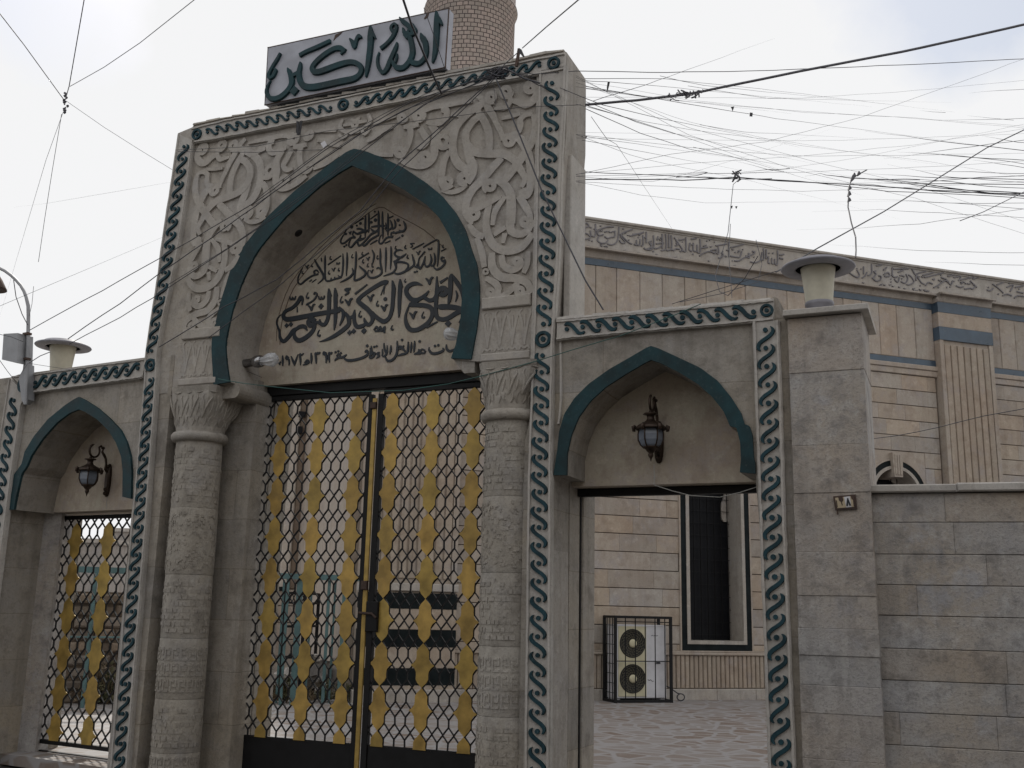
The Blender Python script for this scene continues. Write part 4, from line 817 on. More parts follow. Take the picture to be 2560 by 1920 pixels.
# ================================================================== street wall to the right
sw = empty('street_wall', WL.P(2, 0, 0), 'long weathered stone street wall with pale coping, right of the pier', 'wall')
ys = [1912+70, 1866, 1783, 1703, 1623, 1540, 1463, 1386, 1306, 1233]
zs_ = [WL.uz(2300, y)[1] for y in ys]; zs_ = [-.12] + zs_
mb = MB(); mb.pbox(WL, -.10, 9, -.12, zs_[-1]-.01, .05, .42); mb.build('wall_core', MS['joint'], sw)
mb = MB()
for i, (a, b) in enumerate(zip(zs_, zs_[1:])): blocks(mb, WL, -.02, 9, a+.0015, b-.0015, .0, .4, (.5, 1.3), 20+i, .004, .0005, .10, .035, .003)
mb.build('stone_course', MS['wall'], sw)
zc0, zc1 = WL.uz(2300, 1230, -.04)[1], WL.uz(2300, 1209, -.04)[1]
mb = MB(); rr = random.Random(4); u = -.03
while u < 9:
    l = rr.uniform(.5, .9); k = rr.uniform(.9, 1.08); mb.pbox(WL, u, min(u+l-.003, 9), zc0+rr.uniform(-.004, .004), zc1+rr.uniform(-.006, .006), -.045+rr.uniform(-.006, .006), .46, (k, k, k), .009); u += l
mb.build('coping', MS['frame'], sw)
# ================================================================== left side gateway
lg = empty('side_gateway', L.P(-1.6, 0, 0), 'smaller stone gateway left of the tall gateway, closed by a narrow iron gate', 'gateway')
def ZL(x, y): return L.uz(x, y, .04)
l_out = [(50,1645),(60,1560),(78,1450),(85,1412),(152,1408),(150,1350),(170,1270),(230,1170),(320,1060),(430,970),(490,930),(520,915),(560,935),(640,985),(720,1055),(790,1130),(830,1210),(855,1300),(862,1400),(858,1575)]
l_out = [p for p in l_out if p not in ((85,1412),(152,1408))]
l_in = [(100,1645),(115,1560),(150,1412),(180,1370),(215,1290),(290,1180),(380,1080),(460,1020),(520,996),(560,1012),(640,1062),(710,1130),(760,1210),(795,1300),(805,1400),(803,1562)]
l_out = [ZL(x*.3857, 640+y*.3857) for x, y in l_out]; l_in = [ZL(x*.3857, 640+y*.3857) for x, y in l_in]
uL0 = l_out[0][0]; uL1 = l_out[-1][0]
poly = [ZL(-160, 967), ZL(26, 943), ZL(45,936), ZL(363, 893), (.10, 3.83), (.10, -.12), (uL1+.02, -.12), (uL1, l_out[-1][1])] + l_in[::-1] + [l_out[0], (uL0, -.12), (ZL(-160, 967)[0], -.12)]
mb = MB(); face_prism(mb, L, poly, .046, .50); mb.build('gateway_wall', MS['stone'], lg)
arch_band(L, l_out, l_in, [i for i, p in enumerate(l_out) if p[1] == max(q[1] for q in l_out)][0], [i for i, p in enumerate(l_in) if p[1] == max(q[1] for q in l_in)][0], .05, .02, lg)
zlt = L.uz(240, 1277, .5)[1]
mb = MB(); mb.pbox(L, uL0-.15, -.05, zlt, 3.6, .49, .85); mb.build('tympanum', MS['tymp'], lg)
mb = MB(); mb.pbox(L, uL1, .0, -.12, zlt, .5, .9); mb.build('door_jamb', MS['stone'], lg); mb = MB(); mb.pbox(L, uL0-.3, uL0+.006, -.12, zlt, .50, .60, bev=.006); ug = L.uz(130, 1600, .68)[0]; mb.pbox(L, uL0-.35, ug-.07, -.12, zlt, .605, .95, bev=.006); mb.build('door_jamb', MS['stone'], lg)
strip(L, [(31,941),(120,929),(240,911),(363,895)], [(69,984),(150,973),(250,960),(356,946)], lg, .150, 1, (.04,), segs=[(.10, 1, 1)], d_front=.004, wk=1.05, lat=.85)
strip(L, [(24,945),(0,1100),(-30,1300),(-90,1700),(-130,1980)], [(68,988),(56,1010),(27,1211),(-10,1500),(-75,1980)], lg, .145, 1, (), segs=[(.02, 1, 1)], d_front=.002)
mb = MB(); ribbon(mb, L, [(*L.uz(x, y, .04), .02) for x, y in ((69,986),(150,975),(250,962),(352,949))], .048, .03, .7, 2); mb.build('top_fillet', MS['frame'], lg)
# narrow iron gate in it
LD = .66; ua = L.uz(110, 1700, LD)[0]-.05; ub = uL1-.01
lgate = empty('gate_leaf', L.P((ua+ub)/2, 0, LD), 'narrow iron gate of the left side gateway with two rows of gold plaques', 'gate leaf')
zt2 = L.uz(240, 1295, LD)[1]; zb2 = L.uz(180, 1858, LD)[1]
colsL = (L.uz(166, 1590, LD)[0], L.uz(247, 1590, LD)[0]); HL = .385; zo = L.uz(275, 1352, LD)[1]
mb = lattice_gate(L, ua, ub, zb2, zt2, LD, (colsL[1]-colsL[0])/4, colsL[1], zo, HL); mb.build('lattice', MS['black'], lgate)
mb = MB()
mb.pbox(L, ua-.05, ua+.05, -.1, zt2+.16, LD-.075, LD-.03, bev=.003)
for (a, b, c, d_) in ( (ua, ub, zt2-.01, zt2+.03), (ua, ub, zt2+.10, zt2+.145), (ua, ub, zb2-.035, zb2+.005), (ua, ub, zb2-.14, zb2-.10)): mb.pbox(L, a, b, c, d_, LD-.022, LD+.022, bev=.003)
mb.bar(L.P((ua+ub)/2+.25, zt2+.03, LD), L.P((ua+ub)/2+.25, zt2+.1, LD), .02); mb.build('leaf_frame', MS['black'], lgate)
for ci, u in enumerate(colsL):
    for j in range(6):
        z = zo-HL*j
        if z+HL/2 < zb2: continue
        ornament(L, u, z, (colsL[1]-colsL[0])/4, HL, LD-.02, zb2, 90+ci*10+j).build('gold_plaque', MS['gold'], lgate)
# ================================================================== signboard on top of the gateway
SB = G; sq = [SB.uz(x, y, .0) for x, y in ((670,119),(1122,21),(1113,168),(662,262))]
sign = empty('signboard', G.P((sq[2][0]+sq[3][0])/2, sq[2][1], .1), 'pale grey signboard with raised dark teal lettering on top of the gateway', 'sign')
mb = MB(); face_prism(mb, SB, sq[::-1], .0, .10); mb.build('board', MS['board'], sign)
mb = MB()
for a, b in ((0, 1), (1, 2), (2, 3), (3, 0)):
    A, B = SB.P(*sq[a], .003), SB.P(*sq[b], .003); ax = (B-A).normalized(); mb.bar(A-ax*.006, B+ax*.006, 0.008 if a in (0, 1) else .006, .012, up=SB.n)
mb.build('edge_trim', MS['rust'], sign)
mb = MB(); lw = [SB.uz(x, y, .03) for x, y in ((694,262),(1120,176))]; hh = .055  # black bar stands in for the shadow gap under the board
mb.prism([SB.P(lw[0][0], sq[3][1]-.012, .03), SB.P(lw[0][0], sq[3][1]-hh, .03), SB.P(lw[1][0]-.03, sq[2][1]-hh, .03), SB.P(lw[1][0]-.03, sq[2][1]-.012, .03)], SB.n*.16)
for i in range(5): u = sq[3][0]+(sq[2][0]-sq[3][0])*(i+.5)/5; mb.pbox(SB, u-.02, u+.02, sq[3][1]-.16, sq[3][1]-.02, .06, .10)
mb.build('shadow_gap_rail', MS['black'], sign)
mb = MB()
for (x, y, pts) in ((0, 0, [(790,385),(870,352),(850,380),(800,420),(770,452),(772,440)]), (0, 0, [(1800,160),(1828,145),(1815,190),(1780,215),(1770,208)])): face_prism(mb, SB, [SB.uz(660+a*.226, b*.226, .0) for a, b in pts][::-1], -.004, .01)
mb.build('paint_loss', MS['rust'], sign)
mb = MB()
strokes(mb, SB, .0, 660, 0, .226, [
 [(1915,138,18),(1920,240,62),(1915,400,64),(1905,550,56),(1888,650,40),(1872,706,12)],[(1935,200,34),(1962,255,34),(1980,288,10)],
 [(1745,378,15),(1762,430,58),(1792,490,60),(1802,570,56),(1790,640,52),(1742,700,56),(1690,712,60),(1642,692,52),(1622,640,24)],[(1775,420,34),(1814,464,10)],
 [(1590,375,18),(1622,425,52),(1645,520,58),(1650,600,62),(1622,680,62),(1562,750,62),(1500,762,62),(1452,732,48),(1430,680,22)],[(1482,600,8),(1478,650,22),(1462,705,16)],
 [(1482,478,12),(1470,530,42),(1440,600,50),(1402,690,56),(1370,770,56),(1330,812,46),(1290,780,36),(1268,720,32),(1268,650,26),(1286,588,10)],
 [(1480,292,30),(1450,275,30),(1418,310,34),(1428,352,34),(1468,345,34),(1478,300,30)],[(1472,335,40),(1430,420,46),(1370,490,42),(1300,548,46)],
 [(1510,203,10),(1540,240,45),(1590,280,50),(1640,340,40),(1655,385,20)],[(1548,320,15),(1562,372,40),(1600,372,36),(1612,328,14)],[(1608,378,28),(1650,388,46),(1682,350,42),(1652,268,12)],[(1560,390,34),(1600,430,44)],
 [(1186,296,15),(1190,400,70),(1185,520,64),(1170,650,62),(1152,780,46),(1138,862,12)],[(1205,372,34),(1246,434,10)],
 [(958,438,18),(985,470,42),(1010,535,38),(1030,460,40),(1058,408,44),(1086,428,20)],
 [(858,612,14),(888,575,44),(905,545,36)],[(890,560,40),(850,540,58),(780,552,58),(680,612,60),(590,690,60),(545,755,58),(562,800,62),(620,802,68),(700,776,72),(850,722,70),(960,697,62),(1040,712,56),(1085,765,56),(1070,830,62),(1000,880,72),(850,912,76),(700,946,76),(560,972,76),(470,966,72),(415,920,62),(396,830,56),(410,745,44),(414,695,12)],
 [(405,780,44),(388,810,46),(350,834,46),(310,842,46),(288,795,42),(274,762,12)],[(285,800,30),(312,862,60),(315,935,62),(272,1012,62),(190,1082,62),(110,1102,56),(55,1072,46),(40,1000,32),(86,895,10)],
 [(404,622,46),(480,580,46),(600,530,50),(745,462,46)],[(192,596,24),(160,660,36),(110,740,36),(66,830,40),(72,872,34),(112,850,40),(142,790,32),(128,768,12)]], 50, .001, -.026, 5, None, .86)
rhomb(mb, SB, .0, 660, 0, .226, [(347,1014,54)], .001, -.0262); mb.build('lettering', MS['green'], sign)
# ================================================================== wall lanterns
def lantern(px, py, pl, d, label):
    u0, z0 = pl.uz(px, py, d); root = empty('wall_lantern', pl.P(u0, z0, d), label, 'lantern', 'wall lanterns in the side arches'); root.scale = (1.06, 1.06, 1.06)
    def Q(u, out, z): return pl.P(u0+u, z0+z, d-out)
    S = 1.0; ax = Q(0, .235, 0); ax.z = z0
    mb = MB(); n = 20
    ov = [(.036*math.copysign(abs(math.cos(2*math.pi*i/n))**.7, math.cos(2*math.pi*i/n)), .155*math.copysign(abs(math.sin(2*math.pi*i/n))**.8, math.sin(2*math.pi*i/n))) for i in range(n)]
    vs = []
    for (k, o) in ((1, 0), (1.05, .012), (.8, .026), (.55, .034)): vs += [Q(a*k, o, b*k) for a, b in ov]
    fs = [(i*n+j, i*n+(j+1) % n, (i+1)*n+(j+1) % n, (i+1)*n+j) for i in range(3) for j in range(n)]; mb.add(vs, fs, None, True); mb.add(vs[-n:], [tuple(range(n))])
    for zz in (-.13, -.09, .1, .13): mb.lathe(Q(0, .03, zz), [(.0, .02), (.016, .012), (.02, 0)], 10, -pl.n)
    bp = mb.build('back_plate', MS['bronze'], root)
    mb = MB(); ring_c = (.20, .262)
    arm = [(.03, .075), (.055, .10), (.05, .15), (.06, .20), (.085, .235), (.11, .262), (.10, .30)]
    mb.tube([Q(0, o, z) for o, z in arm], [.014, .013, .011, .012, .014, .012, .006], 8); mb.lathe(Q(0, .105, .30), [(.002, -.014), (.017, -.006), (.02, .006), (.004, .016)], 10)
    rg = [(ring_c[0]+.058*math.cos(a), ring_c[1]+.062*math.sin(a)) for a in [R(140)+R(300)*i/16 for i in range(17)]]
    mb.tube([Q(0, o, z) for o, z in rg], [.006]+[.0105]*15+[.004], 8); mb.tube([Q(0, o, z) for o, z in ((.155, .30), (.13, .318), (.112, .302))], [.01, .012, .006], 8)
    mb.build('bracket_arm', MS['bronze'], root)
    mb = MB(); mb.lathe(ax, [(.012, .20), (.016, .185), (.05, .180), (.056, .172), (.03, .165), (.026, .145), (.034, .125), (.062, .108), (.096, .09), (.112, .075), (.116, .060), (.106, .056), (.10, .066)], 24)
    for i in range(6):
        q = math.pi/3*i+.3; c = ax+(pl.e*math.cos(q)+pl.n*math.sin(q))*.112+Vector((0, 0, .068)); mb.tube([c+Vector((0, 0, .022)), c+(pl.e*math.cos(q)+pl.n*math.sin(q))*.016+Vector((0, 0, .01)), c+(pl.e*math.cos(q)+pl.n*math.sin(q))*.012-Vector((0, 0, .018)), c-Vector((0, 0, .022))], [.008, .015, .013, .006], 7)
    mb.build('lantern_cap', MS['bronze'], root)
    mb = MB(); mb.lathe(ax, [(.084, .058), (.090, .02), (.088, -.02), (.072, -.055), (.05, -.076)], 6, xdir=pl.e*math.cos(.3)+pl.n*math.sin(.3), smooth=False); gl_ = mb.build('glass_body', MS['frost'], root)
    mb = MB()
    for i in range(6):
        q = math.pi/3*i+.3; dv = pl.e*math.cos(q)+pl.n*math.sin(q); mb.tube([ax+dv*r+Vector((0, 0, z)) for r, z in ((.087, .06), (.093, .02), (.091, -.02), (.075, -.056), (.05, -.08))], .0055, 6)
    mb.build('glazing_bar', MS['bronze'], gl_)
    mb = MB(); mb.lathe(ax, [(.058, -.068), (.06, -.078), (.04, -.088), (.032, -.10), (.016, -.118), (.02, -.128), (.018, -.14), (.008, -.155), (.002, -.178)], 16); mb.build('finial', MS['bronze'], root)
    return root
lantern(1648, 1106, G, .455, 'bronze wall lantern with frosted panes in the arch right of the tall gateway')
lantern(272, 1201, L, .49, 'bronze wall lantern with frosted panes in the arch left of the tall gateway')
# ================================================================== pier lamps (wide brim over a cream cone)
def pier_lamp(c, name, label, sc=1.0):
    root = empty(name, c, label, 'lamp', 'broad brimmed lamps on the gate piers')
    mb = MB(); mb.lathe(c, [(.06*sc, -.06*sc), (.058*sc, -.01), (.066*sc, 0), (.07*sc, .022*sc), (.102*sc, .05*sc), (.108*sc, .065*sc), (.104*sc, .078*sc)], 28); mb.build('lamp_foot', MS['brim'], root)
    mb = MB(); mb.lathe(c, [(.100*sc, .068*sc), (.108*sc, .16*sc), (.117*sc, .25*sc), (.128*sc, .335*sc), (.132*sc, .37*sc)], 32); mb.build('shade_cone', MS['shade'], root)
    mb = MB(); z = .335*sc
    mb.lathe(c, [(.165*sc, z+.012*sc), (.172*sc, z), (.205*sc, z-.004*sc), (.268*sc, z+.006*sc), (.276*sc, z+.016*sc), (.268*sc, z+.026*sc), (.20*sc, z+.046*sc), (.19*sc, z+.062*sc), (.12*sc, z+.078*sc), (.03*sc, z+.082*sc), (.012*sc, z+.10*sc), (.0, z+.104*sc)], 40)
    mb.lathe(c, [(.133*sc, z+.036*sc), (.15*sc, z+.04*sc), (.166*sc, z+.012*sc)], 40)
    mb.build('brim', MS['brim'], root); return root
pc = G.px(2049, 772, .28); pc.z = pT+.10; pier_lamp(pc, 'pier_lamp', 'wide brimmed lamp with cream shade on the grey pier at right', 1.0)
lc = L.px(158, 868, .55); lc = Vector((lc.x, lc.y, lc.z-.345*1.08))
pier_lamp(lc, 'pier_lamp', 'wide brimmed lamp with cream shade behind the left side gateway', 1.08)
mb = MB(); mb.box((lc.x-.27, lc.y-.12, 0), (lc.x+.25, lc.y+.40, lc.z), None); o = mb.build('lamp_pier', MS['wall']); tag(o, 'plain stone pier behind the left side gateway that carries the brimmed lamp', 'pier')
# ================================================================== bare bulbs in the main arch
def bulb(a, dirv, label, seed, sc=1.0):
    a = Vector(a); ax = Vector(dirv).normalized(); root = empty('light_bulb', a, label, 'light bulb', 'bare bulbs inside the main arch')
    mb = MB(); mb.lathe(a, [(.022*sc, -.02), (.030*sc, -.005), (.030*sc, .09*sc), (.040*sc, .10*sc), (.044*sc, .12*sc), (.043*sc, .155*sc), (.036*sc, .165*sc)], 20, ax); mb.build('bulb_holder', MS['chrome'], root)
    mb = MB(); mb.lathe(a, [(.026*sc, .163*sc), (.028*sc, .19*sc), (.040*sc, .215*sc), (.046*sc, .245*sc), (.042*sc, .275*sc), (.026*sc, .295*sc), (.0, .30*sc)], 36, ax, mod=lambda q, h: 1+.10*math.sin(9*q)); mb.build('bulb_glass', MS['bulb'], root)
    mb = MB(); mb.tube([a-ax*.015+Vector((0, 0, -.01)), a+Vector((.0, .02, -.06)), a+ax*.10+Vector((0, .03, -.10)), a+ax*.22+Vector((0, .04, -.15))], .003, 5); mb.build('flex', MS['cable'], root)
b0 = G.px(611, 909, .30); bulb(b0, G.e-G.n*.10+Vector((0, 0, .02)), 'clear ribbed bulb in a shiny holder at the left springing of the main arch', 1, 1.35)
b1 = G.px(1202, 850, .34); bulb(b1, -G.e*.62-G.n*.7+Vector((0, 0, .05)), 'clear ribbed bulb half hidden behind the right side of the main arch', 2, 1.15)
# ================================================================== street lamp on the left
sl_ = empty('street_lamp', L.P(*L.uz(66, 1010, -.10), -.10), 'grey street lamp pole with curved arm and metal box on the left gateway', 'street lamp')
path = [(64,1012),(66,950),(68,900),(70,850),(71,790),(70.5,765),(65,742),(60,728),(52,714),(40,700),(27,688),(12,677),(-4,669),(-40,655),(-90,648)]
mb = MB(); mb.tube([L.px(x, y, -.10) for x, y in path], [.020]*3+[.019]*3+[.017]*9, 10); mb.build('pole', MS['grey'], sl_)
mb = MB(); c = [L.uz(x, y, -.12) for x, y in ((26,839),(62,837),(60,911),(22,903))]; face_prism(mb, L, c[::-1], -.20, -.02)
cb = [L.uz(x, y, -.12) for x, y in ((22,903),(60,911),(34,911.5))]; mb.build('junction_box', MS['grey'], sl_)
mb = MB()
for (x, y) in ((70, 835), (68, 898)): mb = MB(); mb.pbox(L, L.uz(x, y, -.1)[0]-.05, L.uz(x, y, -.1)[0]+.03, L.uz(x, y, -.1)[1]-.012, L.uz(x, y, -.1)[1]+.012, -.13, -.075); mb.build('clamp', MS['rust'], sl_)
mb = MB(); c = [L.uz(x, y, -.06) for x, y in ((62,908),(73,912),(73,1000),(62,1010),(57,1000),(50,945),(60,925))]; face_prism(mb, L, c[::-1], -.075, .0); mb.build('base_bracket', MS['grey'], sl_)
mb = MB(); mb.lathe(L.px(-22, 712, -.1), [(.03, .16), (.06, .13), (.11, .06), (.16, -.03), (.165, -.05), (.15, -.055)], 20); mb.build('lamp_head', MS['rust'], sl_)
# ================================================================== prayer hall behind the gateway
hall = empty('prayer_hall', M.P(2, 0, 0), 'long cream stone prayer hall with blue bands and inscription frieze behind the gateways', 'building')
U0, U1 = -5.3, 16.0
mb = MB(); mb.pbox(M, U0, U1, -.1, 8.95, .55, 9.0, (.9, .9, .9)); mb.build('wall_core', MS['hall'], hall)
ck = [.6515+.3285*k for k in range(18)]
WINS = (1.58, 5.79)
def wgap(z0): return [(c-.76, c+.76) for c in WINS] if z0 < 4.74 else []
mb = MB(); mb2 = MB()
for i, z in enumerate(ck):
    z1 = z+.3285; spans = []; u = -3.5
    for a, b in wgap(z)+[(6.95, 8.42)]:
        spans.append((u, a)); u = b
    spans.append((u, U1))
    z = max(z, .862)
    for j, (a, b) in enumerate(spans): blocks(mb2 if a > 8 else mb, M, a, b, z+.007, z1-.007, 0, .5, (.55, 1.4), 100+i*7+j, .005, .0008, .12, .05, .003)
mb.build('stone_course', MS['hall'], hall); mb2.build('stone_course', MS['hall'], hall)
mb = MB(); mb.pbox(M, -3.5, U1, .9, 6.9, .03, .12, (.8, .8, .8)) if False else None
mb = MB()                                    # joints behind the courses
u = -3.5
for a, b in [(c-.76, c+.76) for c in WINS]+[(20, 20)]:
    e = min(a, U1); mb.pbox(M, u, e, .84, 6.6, .035, .2); u = b
mb.pbox(M, -3.5, U1, 4.76, 6.6, .036, .2) ; mb.build('course_joint', MS['joint'], hall)
zt_ = lambda y, x=2170: M.uz(x, y, 0)[1]
mb = MB()                                    # string course, tall slabs
mb.pbox(M, -3.5, U1, 6.895-.0, 6.90, .02, .3)
for (a, b, d) in ((6.57, 6.70, -.03), (6.70, 6.80, -.055)): mb.pbox(M, -3.5, U1, a, b, d, .3, bev=.012)
mb.build('string_course', MS['hall'], hall)
mb = MB(); mb.pbox(M, -3.5, U1, 6.80, 6.935, .0, .3); mb.build('lower_blue_band', MS['bluemarble'], hall)
mb = MB(); u = -3.5; rr = random.Random(31)
while u < U1:
    l = rr.uniform(.42, .50); k = rr.uniform(.88, 1.06); w = rr.uniform(-.03, .05); mb.pbox(M, u, u+l-.008, 6.94, 8.075, .0+rr.uniform(-.004, .004), .3, (k*(1+w), k, k*(1-w)), .012); u += l
mb.build('tall_slab', MS['hall'], hall)
zb1, zb2_ = M.uz(1452, 658)[1], M.uz(1452, 642)[1]; zf0 = M.uz(1454, 611, -.16)[1]; zf1 = M.uz(1455, 551, -.16)[1]
def cornice(mb, u0, u1, dd, zo=0):           # cavetto profile swept along the wall
    prof = [(.0, zb2_), (-.03, zb2_+.02), (-.05, zb2_+.10), (-.10, zb2_+.20), (-.16, zf0-.06), (-.19, zf0-.05), (-.19, zf0-.015), (-.16, zf0-.005)]
    vs = []
    for uu in (u0, u1): vs += [M.P(uu, z+zo, d+dd) for d, z in prof]+[M.P(uu, zf0+zo, .3), M.P(uu, zb2_+zo, .3)]
    n = len(prof)+2; mb.add(vs, [(i, (i+1) % n, n+(i+1) % n, n+i) for i in range(n)]+[tuple(range(n)), tuple(range(2*n-1, n-1, -1))], (.93, .90, .88))
mb = MB(); cornice(mb, U0, 6.97, 0); cornice(mb, 6.971, 8.41, -.17, .0); cornice(mb, 8.411, U1, 0); mb.build('cornice', MS['halllite'], hall)
mb = MB(); mb.pbox(M, U0, U1, zb1, zb2_, -.005, .3); mb.build('upper_blue_band', MS['bluemarble'], hall)
mb = MB(); mb.pbox(M, U0, U1, zf0+.001, zf1, -.15, .55); fr = mb.build('frieze', MS['halllite'], hall)
mb = MB(); mb.pbox(M, U0, U1, zf1, zf1+.03, -.17, .6); mb.pbox(M, U0, U1, zf1+.03, zf1+.085, -.21, .7, bev=.012); mb.build('frieze_lip', MS['halllite'], fr)
F1 = [[(85,130),(110,120),(135,150),(100,165),(90,190)],[(60,235),(110,230),(150,270),(100,290),(60,290)],[(205,130),(205,250),(170,260)],[(150,200),(160,260)],[(240,190),(330,160),(400,160)],[(290,240),(240,250),(225,210),(260,190)],[(240,260),(225,300),(260,330),(310,330),(340,300)],[(410,200),(410,260),(370,270),(330,280),(300,260)],[(330,340),(380,350),(430,320),(450,250),(455,160)],[(460,300),(480,330),(520,320),(470,240),(600,185)],[(470,240),(540,310),(580,340)],[(570,258),(720,215)],[(600,240),(700,228)],[(710,250),(710,350),(690,360)],[(680,290),(675,350),(650,355)],[(640,300),(640,355),(615,340)],[(745,215),(745,330)],[(800,310),(775,320),(790,350),(802,330),(790,380),(740,400),(720,380)],[(820,250),(825,370),(780,405),(740,395)],[(850,340),(930,330),(880,380),(830,390)],[(915,235),(915,390)],[(950,235),(955,390),(900,410)],[(985,240),(985,380)],[(1010,250),(1015,390),(960,410)],[(1040,270),(1130,400),(1100,420)],[(1165,270),(1165,420),(1120,400)],[(1100,400),(1060,390),(1040,410),(1010,400)],[(1210,330),(1200,400),(1230,420)],[(1245,330),(1245,410),(1280,420)],[(1285,350),(1290,430),(1320,420),(1315,290)],[(1320,385),(1400,375)],[(1310,470),(1350,440),(1420,420),(1470,440),(1490,400),(1430,410)],[(1510,370),(1515,440),(1490,440)],[(1560,420),(1545,440),(1562,450),(1550,480),(1510,490)],[(1480,360),(1600,340)],[(1620,320),(1625,480)],[(1580,470),(1600,475)],[(1640,470),(1700,480),(1740,480),(1760,420)],[(1640,380),(1780,345)],[(1680,520),(1730,520),(1800,480),(1840,490),(1830,440)],[(1800,470),(1860,460),(1900,430),(1870,420)],[(1850,530),(1900,540),(1960,510),(1975,430)],[(1990,390),(1995,500),(1960,510)],[(2020,400),(2020,500)],[(2045,490),(2040,540),(2060,545)],[(2080,490),(2080,545),(2100,550)],[(2110,500),(2115,555),(2140,550),(2140,410)],[(2160,460),(2210,450)],[(2160,490),(2200,500)],
 [(860,300),(870,260)],[(1090,300),(1150,290)],[(1220,290),(1280,280)],[(300,215),(330,205)],[(760,390),(810,380)],[(1060,330),(1080,350),(1050,360)],[(880,290),(900,300)]]
F2 = [[(20,155),(60,145),(100,150),(160,190),(210,210),(230,180),(200,120)],[(280,80),(280,170)],[(320,150),(300,190),(260,220)],[(375,50),(375,160),(330,190)],[(430,130),(410,150),(430,170),(400,210),(380,220)],[(390,220),(430,255),(480,240),(490,200),(460,190)],[(520,180),(570,150),(592,190),(530,200)],[(625,90),(630,200),(690,200)],[(640,110),(820,105)],[(690,150),(760,120)],[(650,230),(690,270),(710,210)],[(730,260),(780,280),(810,230),(790,170)],[(800,300),(850,290),(885,260),(850,200),(820,180)],[(910,250),(920,170),(1030,135)],[(910,175),(970,270),(1010,290)],[(990,185),(1120,150)],[(1010,210),(1240,155)],[(1020,310),(1060,270),(1110,290)],[(1120,335),(1180,300),(1240,260),(1280,240),(1210,210)],[(1290,260),(1330,300),(1350,250)],[(1290,195),(1370,180)],[(1360,210),(1450,200),(1420,250)],[(1390,310),(1440,330),(1480,320)],[(1440,240),(1600,205)],[(1490,350),(1560,340),(1590,350),(1620,320)],[(1560,250),(1640,330)],[(1590,230),(1660,210)],[(1760,360),(1800,370),(1840,340)],[(1830,290),(1900,340),(1960,400)],[(1880,300),(1960,270)],[(1950,430),(2000,410),(2060,430)],[(2000,330),(2080,300),(2040,380)],[(2100,330),(2200,310)],[(2090,460),(2130,430),(2210,440)],[(2120,380),(2200,400)],[(430,70),(500,60)],[(520,120),(560,90)],[(740,190),(770,200)],[(860,110),(900,180)],[(1450,290),(1470,270)]]
MS['friezeletter'] = paint('carved_frieze_letters', (0.17, 0.16, 0.17), .75, var=.2)
rr = random.Random(77); dl = [(90,200),(140,300),(170,310),(260,150),(350,210),(380,215),(500,180),(590,340),(660,270),(900,275),(1130,320),(1240,450),(1390,310),(1420,300),(1470,320),(1660,520),(1770,400),(1890,480),(2050,440),(2090,440),(820,420),(560,300),(1690,430),(1720,430)]
F1 += [[(x, 60+.155*x+80*q+r, 9), (x+14*e, 60+.155*x+80*q+r+9, 8), (x+22*e, 60+.155*x+80*q+r+2, 5)] for x, q, r, e in [(rr.uniform(80, 2100), rr.choice((1.05, 1.1, 3.1, 3.3)), rr.uniform(-10, 14), rr.choice((-1, 1))) for _ in range(46)]]
F2 += [[(x, 20+.13*x+70*q+r, 10), (x+16*e, 20+.13*x+70*q+r+10, 9), (x+26*e, 20+.13*x+70*q+r+2, 6)] for x, q, r, e in [(rr.uniform(230, 1600), rr.choice((.85, 1.0, 2.9, 3.1)), rr.uniform(-10, 14), rr.choice((-1, 1))) for _ in range(46)]]
mb = MB(); strokes(mb, M, -.15, 1440, 530, .2351, F1, 14, -.149, -.172, 3); discs(mb, M, -.15, 1440, 530, .2351, [(x, y, rr.uniform(6, 9)) for x, y in dl], -.149, -.172, 7); mb.build('frieze_inscription', MS['friezeletter'], fr)
d2 = [(200,105),(250,110),(520,125),(610,230),(610,265),(740,225),(960,310),(1180,330),(1210,185),(1280,330),(1320,325),(1560,285),(1600,300),(1780,330),(1900,410),(2030,280),(2150,350)]
for sel in (lambda x: x < 260, lambda x: 260 <= x < 1690, lambda x: 1690 <= x < 2085, lambda x: x >= 2085):
    mb = MB(); strokes(mb, M, -.15, 2100, 650, .208, [s_ for s_ in F2 if sel(s_[0][0])], 15.5, -.149, -.172, 3); discs(mb, M, -.15, 2100, 650, .208, [(x, y, rr.uniform(7, 10)) for x, y in d2 if sel(x)], -.149, -.172, 7); mb.build('frieze_inscription', MS['friezeletter'], fr)
# dado and plinth
mb = MB(); u = -3.5; rr = random.Random(12)
while u < 6.9:
    k = rr.uniform(.86, 1.05); mb.pbox(M, u, u+.078, .20, .785, -.01, .2, (k, k*.98, k*.95), .012); u += .092
mb.pbox(M, 8.4, U1, .2, .785, -.01, .2); mb.build('fluted_dado', MS['hall'], hall)
mb = MB(); mb.pbox(M, -3.5, U1, .18, .80, .03, .25); mb.build('dado_back', MS['joint'], hall)
mb = MB(); mb.pbox(M, -3.5, U1, .785, .835, -.045, .2, bev=.012); mb.pbox(M, -3.5, U1, .836, .866, -.025, .2, bev=.008); mb.build('dado_rail', MS['hall'], hall)
mb = MB(); rr = random.Random(9); u = -3.5
while u < U1: l = rr.uniform(.8, 1.3); k = rr.uniform(.9, 1.1); mb.pbox(M, u, u+l-.004, -.02, .19, -.06, .2, (k, k, k), .008); u += l
mb.build('plinth', MS['halllite'], hall)
